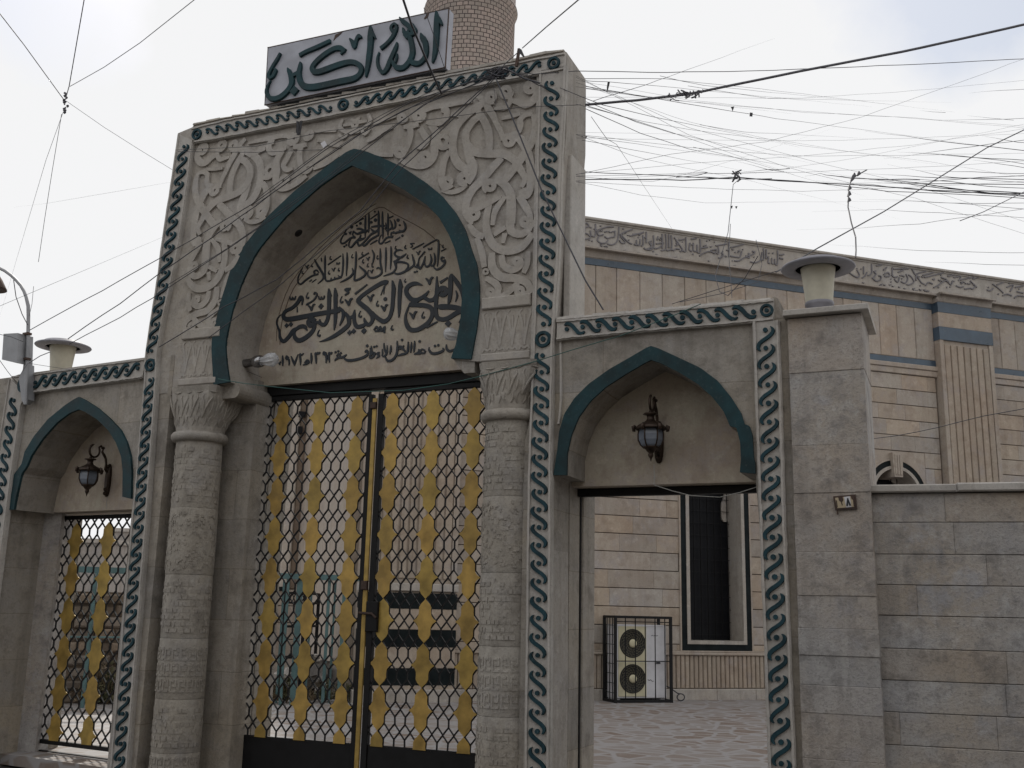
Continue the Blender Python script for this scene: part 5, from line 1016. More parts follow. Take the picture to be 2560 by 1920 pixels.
def fluted_pilaster(pl, u0, u1, zf, ztop, bands, parent, dF=-.17, nf=9, bmat='marble', zb=0.0):
    mb = MB(); w = (u1-u0); e = .10
    zs = sorted([z for b in bands for z in b]); cuts = [zb]+zs+[ztop]; solid = []; 
    for a, b in zip(cuts, cuts[1:]):
        if (a, b) in bands or b-a < .02: continue
        if a < zf-.01 and b <= zf+.02 or b-a < .9: solid.append((a, b))
    mb.pbox(pl, u0, u1, zb, ztop, dF+.035, .5, (.95, .94, .93))
    mb.pbox(pl, u0, u0+e, zf, ztop-.0, dF, dF+.04, bev=.006); mb.pbox(pl, u1-e, u1, zf, ztop-.0, dF, dF+.04, bev=.006)
    fw = (w-2*e)/nf
    for i in range(nf):
        k = random.uniform(.85, 1.05); mb.pbox(pl, u0+e+fw*i+fw*.10, u0+e+fw*(i+1)-fw*.10, zf+.06, ztop-.12 if not zs or zs[-1] < zf+1 else zs[0]-.10, dF+.004, dF+.04, (k, k*.97, k*.93), .010)
    for a, b in solid:
        mb.pbox(pl, u0-.004, u1+.004, a+.002, b-.002, dF-.006, dF+.03, (1.02, 1.0, .97), .006)
    p = mb.build('pilaster', MS['hall'], parent)
    if bands:
        for a, b in bands: mb = MB(); mb.pbox(pl, u0-.008, u1+.008, a, b, dF-.012, .3); mb.build('marble_stripe', MS[bmat], p)
    return p
zA = [M.uz(1000, y, -.17)[1] for y in (1760,1713,1671,1617,1574,1521,1482)]
pa = fluted_pilaster(M, -5.13, -3.52, 1.95, 8.05, [(zA[1], zA[2]), (zA[3], zA[4]), (zA[5], zA[6])], hall)
mb = MB(); mb.pbox(M, -5.25, -3.42, -.02, .2, -.24, .3, bev=.01); mb.build('pilaster_base', MS['halllite'], pa)
mb = MB(); mb.pbox(M, -5.16, -3.49, 1.80, 1.93, -.19, .3, bev=.012); mb.build('pilaster_moulding', MS['halllite'], pa)
zB = [M.uz(2364, y, -.17)[1] for y in (755, 782, 818, 850, 877)]
pb = fluted_pilaster(M, 6.99, 8.39, .3, 8.05, [(zB[3], zB[2]), (zB[1], zB[0])], hall, nf=7, bmat='bluemarble')
# arched windows
def window(c):
    hw = .737; zc = 3.98; arcN = 24
    def arc(r, a0=0, a1=math.pi): return [(c+r*math.cos(a0+(a1-a0)*i/arcN), zc+r*math.sin(a0+(a1-a0)*i/arcN)) for i in range(arcN+1)]
    def frame(mb, ro, ri, zb_o, zb_i, d0, d1):
        o = [(c+ro, zb_o)]+arc(ro)+[(c-ro, zb_o)]; i = [(c+ri, zb_i)]+arc(ri)+[(c-ri, zb_i)]; n = len(o); vs = []
        for a, b in zip(o, i): vs += [M.P(*a, d1), M.P(*a, d0), M.P(*b, d0), M.P(*b, d1)]
        fs = []
        for k in range(n-1):
            for j in range(3): fs.append((k*4+j, k*4+j+1, k*4+5+j, k*4+4+j))
        fs.append((1, 2, n*4-2, n*4-3)); fs += [(2, 3, n*4-1, n*4-2)]
        mb.add(vs, fs)
    mb = MB(); frame(mb, hw, hw-.115, .87, .985, -.012, .1); w = mb.build('window', MS['marble'], hall)
    mb = MB(); frame(mb, hw-.114, hw-.18, .986, 1.05, -.03, .12); frame(mb, hw-.17, hw-.182, 1.04, 1.05, .06, .52); mb.build('inner_frame', MS['halllite'], w)
    mb = MB(); frame(mb, hw+.03, hw-.002, .84, .87, -.022, .05); mb.build('outer_moulding', MS['hall'], w)
    # stone round the arch
    mb = MB(); pg = [(c-.765, zc), (c-.765, 4.915), (c+.765, 4.915), (c+.765, zc)]+arc(hw-.02); face_prism(mb, M, pg, .012, .5); mb.pbox(M, c-.765, c-.70, .9, zc-.002, .012, .5); mb.pbox(M, c+.70, c+.765, .9, zc-.002, .012, .5); mb.build('arch_spandrel', MS['hall'], w)
    mb = MB(); face_prism(mb, M, [(c-.13, 4.86), (c+.13, 4.86), (c+.10, 4.36), (c-.10, 4.36)], -.10, .4)
    for k in (-.06, 0, .06): mb.pbox(M, c+k-.02, c+k+.02, 4.40, 4.82, -.118, -.09, bev=.008)
    mb.build('keystone', MS['hall'], w)
    zi = M.uz(1840, 1306, .45)[1]; ri = .47
    mb = MB(); cut = [(c+.56, 1.03), (c+.56, zi), (c+.46, zi), (c+.42, zi+.04), (c+.40, zi+.22), (c+.42, zi+.38)]+[(c+.49*math.cos(R(-25)+R(230)*k/18), zi+.62+.49*math.sin(R(-25)+R(230)*k/18)) for k in range(19)]+[(c-.42, zi+.38), (c-.40, zi+.22), (c-.42, zi+.04), (c-.46, zi), (c-.56, zi), (c-.56, 1.03)]
    pg = [(c-.60, 4.7), (c-.60, 1.0), (c-.56, 1.0)]+cut[::-1]+[(c+.56, 1.0), (c+.60, 1.0), (c+.60, 4.7)]; face_prism(mb, M, pg, .455, .49); mb.build('horseshoe_panel', MS['halllite'], w)
    mb = MB(); mb.pbox(M, c-.6, c+.6, .99, 4.7, .50, .52); mb.build('pane', MS['pane'], w)
    mb = MB()
    for k in range(8): uu = c-.52+k*1.04/7; mb.bar(M.P(uu, 1.05, .435), M.P(uu, 4.5, .435), .012)
    for k in range(14): zz = 1.15+k*.235; mb.bar(M.P(c-.56, zz, .428), M.P(c+.56, zz, .428), .010)
    for k in range(18): q = R(10)*k; 
    mb.build('grille', MS['black'], w)
for c in WINS: window(c)
# ================================================================== air conditioner in its cage
ACD0, ACD1 = -.56, -.12; a0, a1, az = -.74, .33, 1.47
ac = empty('air_conditioner', M.P(-.2, 0, -.35), 'cream and white outdoor cooling unit with two stacked fans against the hall wall', 'air conditioner')
x0, x1 = a0+.04, a1-.05
mb = MB(); mb.pbox(M, x0, x1, .07, 1.32, ACD0+.06, ACD1, bev=.012); mb.pbox(M, x0+.02, x0+.10, .0, .07, ACD0+.1, ACD1); mb.pbox(M, x1-.1, x1-.02, .0, .07, ACD0+.1, ACD1); body = mb.build('casing', MS['white'], ac)
mb = MB(); xs = x0+(x1-x0)*.60
mb.pbox(M, x0+.05, xs, .10, .685, ACD0+.048, ACD0+.07, bev=.006); mb.pbox(M, x0+.05, xs, .70, 1.29, ACD0+.048, ACD0+.07, bev=.006); mb.build('fan_panel', MS['cream'], ac)
for zc in (.40, 1.0):
    cu = (x0+.05+xs)/2; ctr = M.P(cu, zc, ACD0+.047); mb = MB()
    rr_ = .235; 
    mb.lathe(ctr, [(.0, .0), (rr_, .0), (rr_+.012, .006), (rr_+.014, -.004)], 32, -M.n); fan = mb.build('fan', MS['dark'], ac)
    mb = MB(); mb.lathe(ctr-M.n*.012, [(.072, 0), (.07, .012), (.04, .018), (.0, .02)], 20, -M.n); mb.build('hub', MS['cream'], fan)
    mb = MB()
    for i in range(20):
        q = i*math.pi/10; mb.tube([ctr-M.n*.012+M.e*(r*math.cos(q+s))+Vector((0, 0, r*math.sin(q+s))) for r, s in ((.07, 0), (.12, .12), (.17, .30), (.22, .55))], .0028, 4)
    for r in (.11, .15, .19, .225): mb.tube([ctr-M.n*.010+M.e*(r*math.cos(i*.2618))+Vector((0, 0, r*math.sin(i*.2618))) for i in range(25)], .0022, 4, None, False)
    mb.build('fan_grille', paint('olive_fan_wire', (.16, .145, .09), .5), fan)
mb = MB()
for (u, z, pts) in ((xs+.10, 1.13, [(0,0),(.02,.012),(.045,.002),(.07,.012),(.10,.004),(.13,.010)]), (xs+.03, .37, [(0,.02),(.02,.0),(.05,.012),(.08,-.012),(.11,-.01)])): ribbon(mb, M, [(u+a, z+b, .009) for a, b in pts], ACD0+.061, ACD0+.056)
mb.pbox(M, xs+.19, xs+.27, .655, .685, ACD0+.052, ACD0+.062); mb.build('badge', MS['ink'], ac)
cage = empty('air_conditioner_cage', M.P(-.2, 0, -.45), 'black iron bar cage standing round the twin fan cooling unit', 'cage')
mb = MB(); f0, f1 = ACD0-.02, ACD1+.02
for d in (f0, f1):
    for u in (a0, a1): mb.bar(M.P(u, 0, d), M.P(u, az, d), .045, .045, up=M.n)
    for z in (.03, az-.02): mb.bar(M.P(a0, z, d), M.P(a1, z, d), .04, .045)
for u in (a0, a1):
    for z in (.03, az-.02): mb.bar(M.P(u, z, f0), M.P(u, z, f1), .04)
fm = mb.build('cage_frame', MS['black'], cage)
mb = MB()
for i in range(1, 6): u = a0+(a1-a0)*i/5.6; mb.bar(M.P(u, .03, f0), M.P(u, az, f0), .014, up=M.n)
mb.bar(M.P(a0, .70, f0), M.P(a1, .70, f0), .016); mb.bar(M.P(a0, az-.10, f0), M.P(a1, az-.10, f0), .016)
for i in range(1, 4): d = f0+(f1-f0)*i/4; mb.bar(M.P(a0, .03, d), M.P(a0, az, d), .012)
for i in range(1, 9): z = az*i/9; mb.bar(M.P(a0, z, f0), M.P(a0, z, f1), .010)
mb.build('cage_bars', MS['black'], cage)
mb = MB(); c = M.P(a1+.33, .07, -.3); pts = [M.P(a1, .30, -.2), M.P(a1+.16, .22, -.25), M.P(a1+.26, .14, -.3)]+[c+M.e*(.075*math.cos(q))+Vector((0, 0, .06*math.sin(q))) for q in [R(100)-R(33)*i for i in range(24)]]
mb.tube(pts, .011, 6); o = mb.build('hose_coil', MS['cable']); tag(o, 'black hose coiled on the paving beside the cooling unit cage', 'hose')
# ================================================================== brick minaret
mn = empty('minaret', onfloor(1178, 1650)*0+Vector(at(1178, 1200, 27.0)[:2]+(0,)), 'round brick minaret shaft with a ring moulding rising behind the gateway signboard', 'minaret')
def depth_r(px0, px1, y, Y):      # radius that spans two pixel columns at that height
    a = at((px0+px1)/2, y, Y); return (px1-px0)/2/FOC*(a-CAM).dot(FWD)
c1 = at(1178.5, 10, 27.0); c0 = at(1173.5, 150, 27.0)
rt = depth_r(1066, 1291, 10, 27.0); rb = depth_r(1063, 1286, 150, 27.0)
def cx(z): t = (z-c0.z)/(c1.z-c0.z); return Vector((c0.x+(c1.x-c0.x)*t*1.0, 27.0, z)), rb+(rt-rb)*t*.9
mb = MB(); n = 64; prof = []; zr = at(1200, 33, 27.0).z
for z in [0, 6, 10, 12, 13, 14, zr-.14]: prof.append((z, 0))
prof += [(zr-.10, .05), (zr-.03, .075), (zr+.04, .06), (zr+.08, .01)]
for z in [zr+.6, zr+2, zr+5, 24]: prof.append((z, .01))
vs = []
for z, e in prof:
    c, r = cx(min(max(z, 11), 17)); c.z = z
    for k in range(n): q = 2*math.pi*k/n; vs.append(c+Vector((math.cos(q), math.sin(q), 0))*(r+e))
mb.add(vs, [(i*n+k, i*n+(k+1) % n, (i+1)*n+(k+1) % n, (i+1)*n+k) for i in range(len(prof)-1) for k in range(n)], None, True); mb.add(vs[-n:], [tuple(range(n))])
def muv(p, poly):
    c, r = cx(min(max(p.z, 11), 17)); a = math.atan2(p.x-c.x, p.y-c.y)     # seam on the near side is avoided: angle 0 faces away
    return (a*1.22, p.z)
sh = mb.build('shaft', MS['brick'], mn, muv)
me = sh.data; ul = me.uv_layers[0]
for p in me.polygons:
    us = [ul.data[k].uv.x for k in p.loop_indices]
    if max(us)-min(us) > 3:
        for k in p.loop_indices:
            if ul.data[k].uv.x < 0: ul.data[k].uv.x += 2*math.pi*1.22
# ================================================================== far wing seen through the main gate
FW = Plane(at(770, 1500, 25.0), 14.0); FW.O.z = 0
fw = empty('far_wing', FW.P(0, 0, 0), 'tall pale wing with alternating cream and brown upright strips, seen through the left leaf', 'building')
ua_, ub_ = FW.uz(650, 1400)[0], FW.uz(930, 1400)[0]; zt_f = FW.uz(780, 975)[1]
mb = MB(); mb.pbox(FW, ua_, ub_, 0, zt_f, .12, 4, (.75, .74, .72)); mb.build('wall', MS['hall'], fw)
mb = MB(); rr = random.Random(2); u = ua_; i = 0
while u < ub_:
    w = rr.uniform(.20, .27); 
    if i % 2 == 0: k = rr.uniform(1.25, 1.5); mb.pbox(FW, u, u+w*.95, 1.9, zt_f-.1, .03, .14, (k, k*1.05, k*1.1), .03)  # cream strips, tint raised to stand in for sun on them
    else: k = rr.uniform(.42, .6); mb.pbox(FW, u-.01, u+w, 1.9, zt_f-.1, .055, .14, (k*1.12, k, k*.9), .03)
    u += w; i += 1
mb.build('upright_strip', MS['hall'], fw)
for (xa, xb, ya, yb) in ((808,838,1474,1504),(800,831,1544,1573),(795,823,1614,1646),(692,714,1467,1477)):
    p, q = FW.uz(xa, yb, -.05), FW.uz(xb, ya, -.05); mb = MB(); mb.pbox(FW, p[0], q[0], p[1], q[1], -.06, .1); mb.build('marble_stripe', MS['marble'], fw)
for (xa, xb, ya, yb) in ((746,765,1029,1041),(744,757,1066,1083)):
    p, q = FW.uz(xa, yb, -.05), FW.uz(xb, ya, -.05); mb = MB(); mb.pbox(FW, p[0], q[0], p[1], q[1], -.05, .1); mb.build('window', MS['pane'], fw)
mb = MB(); p, q = FW.uz(640, 1790)[1], FW.uz(900, 1475)[1]
rr = random.Random(6)
for i in range(5): mb.pbox(FW, ua_, ub_, 1.9*i/5+.01, 1.9*(i+1)/5-.01, -.03+rr.uniform(-.01, .01), .14, (rr.uniform(.8, 1.05),)*3)
mb.build('lower_course', MS['hall'], fw)
# ================================================================== turquoise frame, scaffold, planting bed in the court
tf = empty('pergola', onfloor(560, 1765), 'turquoise steel pergola frame standing in the court behind the iron gates', 'pergola')
TB = [onfloor(-60, 1772), onfloor(205, 1770), onfloor(300, 1768), onfloor(480, 1766), onfloor(640, 1764), onfloor(700, 1763), onfloor(731, 1762), onfloor(806, 1761), onfloor(845, 1760)]
HB = 1.5+(1512-1432)/FOC*15.4
mb = MB()
def topof(p): return Vector((p.x, p.y, HB))
mb.bar(topof(TB[0])-Vector((.05, 0, 0)), topof(TB[-1])+Vector((.25, 0, 0)), .06, .09); mb.build('beam', MS['teal'], tf)
for i, p in enumerate(TB):
    w = .085 if i == 6 else .045; mb = MB(); mb.bar(p, topof(p)-Vector((0, 0, .046)), w, w, up=(0, 1, 0)); mb.build('post', MS['teal'], tf)
mb = MB()
for i in (0, 1, 2, 3): a, b = TB[i], TB[i+1]; mb.bar(a+Vector((0, 0, 1.0)), b+Vector((0, 0, 1.0)), .025)
for x in (762, 822, 690): p = onfloor(x, 1758); mb.bar(p, Vector((p.x, p.y, HB-.05)), .03, .03, up=(0, 1, 0))
mb.build('rail', MS['teal'], tf)
sc_ = empty('scaffold_tower', onfloor(722, 1748), 'dark steel scaffold tower with cross rails beyond the turquoise frame', 'scaffold')
sp = [onfloor(697, 1750), onfloor(747, 1750)]; sp += [p+Vector((0.05, 1.0, 0)) for p in sp]
mb = MB(); sh_ = 1.5+(1512-1476)/FOC*16.3
for p in sp: mb.bar(p, Vector((p.x, p.y, sh_)), .05, .05, up=(0, 1, 0))
for z in (sh_, sh_-.16, sh_-.55, sh_-1.05):
    for a, b in ((0, 1), (2, 3), (0, 2), (1, 3)): mb.bar(Vector((sp[a].x, sp[a].y, z)), Vector((sp[b].x, sp[b].y, z)), .035)
for i in range(6): t = i/6; a = sp[0].lerp(sp[1], t); b = sp[0].lerp(sp[1], (i+1)/6); mb.bar(Vector((a.x, a.y, sh_-.16)), Vector((b.x, b.y, sh_)), .015); mb.bar(Vector((a.x, a.y, sh_)), Vector((b.x, b.y, sh_-.16)), .015)
mb.build('scaffold_frame', MS['black'], sc_)
# rough brown stone bed wall and shrubs
bw0, bw1 = onfloor(-160, 1764), onfloor(345, 1757); BW = Plane((bw0.x, bw0.y, 0), math.degrees(math.atan2(bw1.y-bw0.y, bw1.x-bw0.x))); BL = (bw1-bw0).length
bw = empty('rubble_wall', bw0.lerp(bw1, .5), 'rough brown rubble wall at the back of the court, seen through the narrow left gate', 'wall')
mb = MB(); mb.pbox(BW, 0, BL, -.05, 1.66, .05, .5); mb.build('wall_core', MS['joint'], bw)
mb = MB(); rr = random.Random(15)
for i in range(9):
    z = i*.185; u = -rr.random()*.2
    while u < BL:
        l = rr.uniform(.14, .38); h = rr.uniform(.14, .18); k = rr.uniform(.30, .62); w = rr.uniform(0, .12)
        mb.pbox(BW, max(u, 0), min(u+l-.015, BL), z+rr.uniform(0, .015), z+h, rr.uniform(-.05, .03), .2, (k*(1+w), k, k*(1-w)), .03); u += l
mb.build('rubble_stone', MS['hall'], bw)
def shrub(c, r, h, n, mat_, seed, label, grp):
    rr = random.Random(seed); root = empty('shrub', c, label, 'shrub', grp); mb = MB()
    for _ in range(n):
        a = rr.uniform(0, 6.283); q = rr.random()**.5; zz = rr.random(); rad = r*q*(1-.45*zz)*(.75+.35*math.sin(a*3+seed)); p = c+Vector((rad*math.cos(a), rad*math.sin(a)*.8, .03+h*zz*(1-.3*q)*(.8+.3*math.sin(a*2+seed*2))))
        d = Vector((rr.uniform(-1, 1), rr.uniform(-1, 1), rr.uniform(.0, 1.4))).normalized(); s_ = rr.uniform(.03, .07); t = d.orthogonal().normalized()*s_*.35; k = rr.uniform(.6, 1.3)
        mb.add([p, p+d*s_*.5+t, p+d*s_, p+d*s_*.5-t], [(0, 1, 2, 3)], (k, k, k))
    mb.build('foliage', mat_, root); mb = MB()
    for _ in range(9):
        a = rr.uniform(0, 6.283); mb.tube([c, c+Vector((r*.3*math.cos(a), r*.3*math.sin(a), h*.5)), c+Vector((r*.7*math.cos(a), r*.7*math.sin(a), h*.9))], [.012, .008, .003], 4)
    mb.build('stem', MS['dry'], root)
for i, (x, y, r, h, m_) in enumerate(((672, 1757, .22, .42, 'dry'), (716, 1757, .26, .42, 'leaf'), (768, 1757, .17, .22, 'dry'), (812, 1755, .26, .34, 'leaf'), (860, 1755, .2, .26, 'leaf'))):
    shrub(onfloor(x, y), r, h, 520, MS[m_], 3+i, ['dry brown bush at the left of the bed behind the iron gate', 'taller olive green bush beside the thick turquoise post', 'low dry tuft between two green bushes in the court bed', 'round olive bush in front of the far wing, right of the low dry tuft', 'small olive bush nearest the striped fluted pilaster'][i], 'shrubs at the edge of the court')
for i, (x, y, r, h) in enumerate(((225, 1760, .3, .75), (268, 1760, .28, .6), (318, 1759, .3, .9))):
    shrub(onfloor(x, y), r, h, 620, MS['dry' if i != 1 else 'leaf'], 20+i, ['dark dry bush left in the view through the narrow left gate', 'dull green bush in the middle of the view through the narrow left gate', 'tall dry bush right in the view through the narrow left gate'][i], 'shrubs before the rubble wall')
# heap of broken stone
hp = empty('rubble_heap', onfloor(800, 1752), 'heap of broken grey stone blocks behind the bushes, seen through the left leaf', 'rubble')
mb = MB(); rr = random.Random(44); c = onfloor(790, 1742)
for i in range(46):
    a = rr.uniform(-1, 1); p = c+Vector((a*.75, rr.uniform(-.3, .4), max(0, (.75-abs(a)*.6)*rr.random()))); s_ = rr.uniform(.07, .2); k = rr.uniform(.5, 1.1)
    rot = Matrix.Rotation(rr.uniform(0, 3), 3, 'Z') @ Matrix.Rotation(rr.uniform(-.5, .5), 3, 'X'); vs = [p+rot @ Vector((x*s_*rr.uniform(.7, 1.1), y*s_*.7, z*s_*.5+s_*.4)) for x, y, z in ((-1,-1,-1),(1,-1,-1),(1,1,-1),(-1,1,-1),(-1,-1,1),(1,-1,1),(1,1,1),(-1,1,1))]
    mb.add(vs, [(0,3,2,1),(4,5,6,7),(0,1,5,4),(1,2,6,5),(2,3,7,6),(3,0,4,7)], (k, k, k*1.02))
mb.build('broken_block', MS['halllite'], hp)
# low houses on the far left beyond the court
for i, (xa, xb, Y, yt, lab) in enumerate(((-260, 262, 38, 1352, 'low flat roofed stone house beyond the court, left in the narrow gate'), (255, 420, 46, 1330, 'farther pale house beyond the court, right in the narrow gate'))):
    a, b = at(xa, 1500, Y), at(xb, 1500, Y); zt = at((xa+xb)/2, yt, Y).z; h_ = empty('far_house', Vector(((a.x+b.x)/2, Y, 0)), lab, 'house'); mb = MB()
    mb.box((a.x, Y, -.1), (b.x, Y+6, zt), (.8, .8, .82)); mb.build('wall', MS['halllite'], h_); mb = MB(); mb.box((a.x-.1, Y-.1, zt), (b.x+.1, Y+6.1, zt+.15)); mb.build('roof', MS['halllite'], h_)
    w = (b.x-a.x)
    for k in range(max(2, int(w/1.6))): xx = a.x+.5+k*1.6; mb = MB(); mb.box((xx, Y-.02, zt-1.5), (xx+.6, Y+.05, zt-.6)); mb.build('window', MS['pane'], h_)

# unseen house added behind the camera to keep the lower walls in shade
sh2 = empty('shading_house', Vector((2, -7, 0)), 'added unseen house across the street that shades the lower gateway walls', 'house')
mb = MB(); mb.box((-22, -13, -.12), (26, -6.2, 7.2), (.75, .72, .7)); mb.build('wall', MS['wall'], sh2)
mb = MB(); mb.box((-22.2, -13, 7.2), (26.2, -6.0, 7.5)); mb.build('roof', MS['wall'], sh2)
for k in range(9):
    for z in (1.2, 4.9): mb = MB(); xx = -20+k*5.2; mb.box((xx, -6.19, z), (xx+1.2, -6.10, z+1.5)); mb.build('window', MS['pane'], sh2)
# ================================================================== overhead cables
rcab = random.Random(99)
def cable(pts, Y0, Y1, r, label, group=None, m='cable', sag=0.0, name='overhead_cable', jit=0.0, fade=''):
    """a cable through points seen in the photo, at real distances running from Y0 to Y1"""
    pts = [tuple(map(float, p)) for p in pts]
    if 'e' in fade and pts[-1][0] < 2550:
        a, b = pts[-2], pts[-1]; l = math.dist(a, b); pts.append((b[0]+(b[0]-a[0])/l*280, b[1]+(b[1]-a[1])/l*280))
    q = []; n = len(pts); L_ = [0]
    for a, b in zip(pts, pts[1:]): L_.append(L_[-1]+math.dist(a, b))
    dense = []
    for i in range(n-1):
        k = max(2, int((L_[i+1]-L_[i])/45)); dense += [(pts[i][0]+(pts[i+1][0]-pts[i][0])*j/k, pts[i][1]+(pts[i+1][1]-pts[i][1])*j/k) for j in range(k)]
    dense.append(pts[-1]); N_ = len(dense)
    for i, (x, y) in enumerate(dense):
        t = i/(N_-1); dy = sag*4*t*(1-t)+rcab.uniform(-jit, jit); q.append(at(x, y+dy, Y0+(Y1-Y0)*t))
    n_ = len(q)
    rr_ = [r*min(1, max(.12, 1.15*(1-i/n_)) if 'e' in fade and pts[-1][0] < 2550 else 1)*min(1, max(.12, 2.2*i/n_) if 's' in fade else 1) for i in range(n_)]  # radius tapered at faded ends, imitating cables lost in sky glare
    out = lambda p: p[0] > 2555 or p[0] < -3 or p[1] < 0
    if out(pts[-1]): q.append(q[-1]+(q[-1]-q[-2]).normalized()*9); rr_.append(rr_[-1])
    if out(pts[0]): q.insert(0, q[0]+(q[0]-q[1]).normalized()*9); rr_.insert(0, rr_[0])
    mb = MB(); mb.tube(q, rr_, 5); o = mb.build(name, MS[m]); tag(o, label, 'cable', group); return o
GB = 'loose bundle of thin cables slung across the gateway front'
LB = 'thin black cable of the loose bundle slanting up across the tall gateway front'
def gy(x, y): p = G.px(x, y, -.22); return p.y
for pts, r in (([(74,826),(300,702),(400,645),(640,505),(815,373),(1029,253),(1230,186)], .0042), ([(170,848),(300,758),(405,679),(560,572),(720,455),(900,335),(1100,232),(1233,188)], .0048), ([(173,861),(300,794),(420,721),(620,588),(768,487),(905,380),(1060,262),(1236,191)], .0040),
               ([(397,868),(560,768),(692,700),(900,527),(990,416),(1130,290),(1237,192)], .0048), ([(520,845),(700,712),(905,540),(1004,421),(1140,290),(1240,193)], .0042), ([(640,498),(830,356),(1000,262),(1110,215),(1228,181)], .0030), ([(420,712),(600,600),(780,470),(940,345),(1120,225),(1232,190)], .0030), ([(640,510),(760,428),(880,345),(1010,275),(1234,194)], .0028)):
    cable(pts, gy(*pts[0]), gy(*pts[-1]), r, LB, GB, jit=1.5)
cable([(445,379),(640,381),(834,373),(1107,352),(1301,330),(1455,331),(1577,333)], gy(445,379)-.05, 8.2, .0028, 'thin cable running almost level across the carved panel of the gateway', fade='e')
cable([(440,375),(640,366),(820,327),(1100,296),(1301,268),(1452,262)], gy(440,375)-.1, 8.0, .0026, 'thin cable crossing the carved panel just under its top border')
cable([(1002,-20),(1029,62),(1075,171),(1103,233)], 6.2, gy(1103,233), .009, 'thick dark cable dropping in front of the signboard')
cable([(1060,20),(1085,90),(1112,172)], 7.2, gy(1112,172)-.05, .003, 'thin cable hanging down in front of the last letter of the signboard')
cable([(1239,194),(1301,342),(1355,478),(1433,638),(1463,700),(1508,774)], gy(1239,194), 7.6, .0065, 'dark cable hanging from the gateway top down to the right side gateway')
cable([(1306,120),(1365,68),(1450,-4)], gy(1306,120), 5.5, .0045, 'cable rising to the right from the bracket on the gateway top')
cable([(1240,190),(1262,160),(1296,130)], gy(1240,190), gy(1296,130), .004, 'short cable tying the knot of cables to the bracket on the gateway top')
# knot where they meet, and the little bracket
kb = MB(); rk = random.Random(5); c = G.px(1238, 186, -.2)
for i in range(9):
    p = [c+G.e*rk.uniform(-.09, .12)+Vector((0, 0, rk.uniform(-.05, .05)))+G.n*rk.uniform(-.03, .03) for _ in range(5)]; kb.tube([tuple(v) for v in catmull([tuple(v) for v in p], 4)], .005, 5)
kb.tube([G.px(1200, 205, -.2), G.px(1225, 188, -.21), G.px(1250, 172, -.2), G.px(1275, 177, -.2), G.px(1310, 196, -.2), G.px(1350, 208, -.18)], .008, 6)
o = kb.build('cable_knot', MS['cable']); tag(o, 'tangled knot of cables on the top border of the gateway', 'cable knot')
br = empty('cable_bracket', G.P(*G.uz(1295, 160, .02), .02), 'small dark bracket with a hanging shred, fixed on the gateway top', 'bracket')
mb = MB(); mb.bar(G.px(1291, 166, -.03), G.px(1298, 122, -.03), .022, .022, up=G.n); mb.build('post', MS['rust'], br)
mb = MB(); face_prism(mb, G, [G.uz(x, y, -.04) for x, y in ((1297,122),(1304,124),(1312,142),(1308,143),(1298,132))][::-1], -.045, -.038); mb.build('shred', MS['rag'], br)
GR = 'fan of thin cables running off to the right of the gateway'; LR = 'thin dark cable in the fan spreading right from the gateway top'
fan = [([(1330,186),(1440,178),(1668,181),(1870,178),(2000,173),(2300,160),(2570,147)], 8, 10, .0045), ([(1300,182),(1440,196),(1663,197),(1703,202),(1900,222),(2108,247)], 8, 13, .004),
 ([(1290,184),(1440,211),(1551,231),(1648,248),(1769,268),(1878,286),(1939,296),(2200,330)], 8, 13, .0048), ([(1280,182),(1440,200),(1521,205),(1658,216),(1734,224),(1900,240)], 8, 13, .004), ([(1290,186),(1440,218),(1605,241),(1700,252)], 8, 11, .004),
 ([(1330,205),(1420,250),(1463,272),(1602,333),(1721,372),(1759,381),(1900,404)], 8, 12, .0048), ([(1340,210),(1475,267),(1567,295),(1637,317),(1721,346)], 8, 11.5, .0048), ([(1350,212),(1486,262),(1592,305),(1683,333),(1770,352)], 8, 11.5, .004), ([(1400,220),(1506,262),(1632,292),(1724,311)], 8, 11, .004),
 ([(1455,340),(1463,341),(1594,360)], 8.3, 11, .003), ([(1455,350),(1617,381)], 8.3, 11, .0028), ([(1483,252),(1551,231),(1615,212),(1673,191)], 8, 9, .0035), ([(1478,292),(1518,348),(1541,360),(1577,415)], 8.2, 9, .003),
 ([(1650,190),(1760,214),(1900,228),(1960,234)], 10, 14, .003), ([(1720,215),(1920,246),(2100,250)], 11, 15, .003), ([(1750,312),(1860,330),(1935,334)], 11, 15, .003), ([(1733,368),(1820,388),(1900,412)], 11, 15, .003)]
for pts, Y0, Y1, r in fan: cable(pts, Y0, Y1, r*.8, LR, GR, jit=.7, fade='e')
cable([(1457,263),(1592,251),(1718,236),(1756,229),(2000,178),(2253,130),(2400,98),(2575,58)], 8.55, 8.7, [.013, .013] + [.013]*0 if False else .0125, 'thick taped grey cable running from the gateway corner across the right sky', None, 'thickcable', jit=.4)
mb = MB(); rk = random.Random(8)
for i in range(26):
    x = rk.uniform(1670, 1756); y = 242-(x-1670)*.15; Y = 8.2; a = at(x, y+rk.uniform(-7, 7), Y+rk.uniform(-.02, .02)); b = at(x+rk.uniform(-22, 22), y+rk.uniform(-12, 16), Y); mb.tube([a, a.lerp(b, .5)+Vector((rk.uniform(-.015, .015), 0, rk.uniform(-.02, .02))), b], rk.uniform(.003, .008), 5)
o = mb.build('cable_knot', MS['thickcable']); tag(o, 'ragged taped splice with loose ends on the thick grey cable', 'cable knot')
GL = 'low band of sagging cables over the prayer hall roof'; LL = 'thin cable in the low tangled band of cables above the prayer hall frieze'
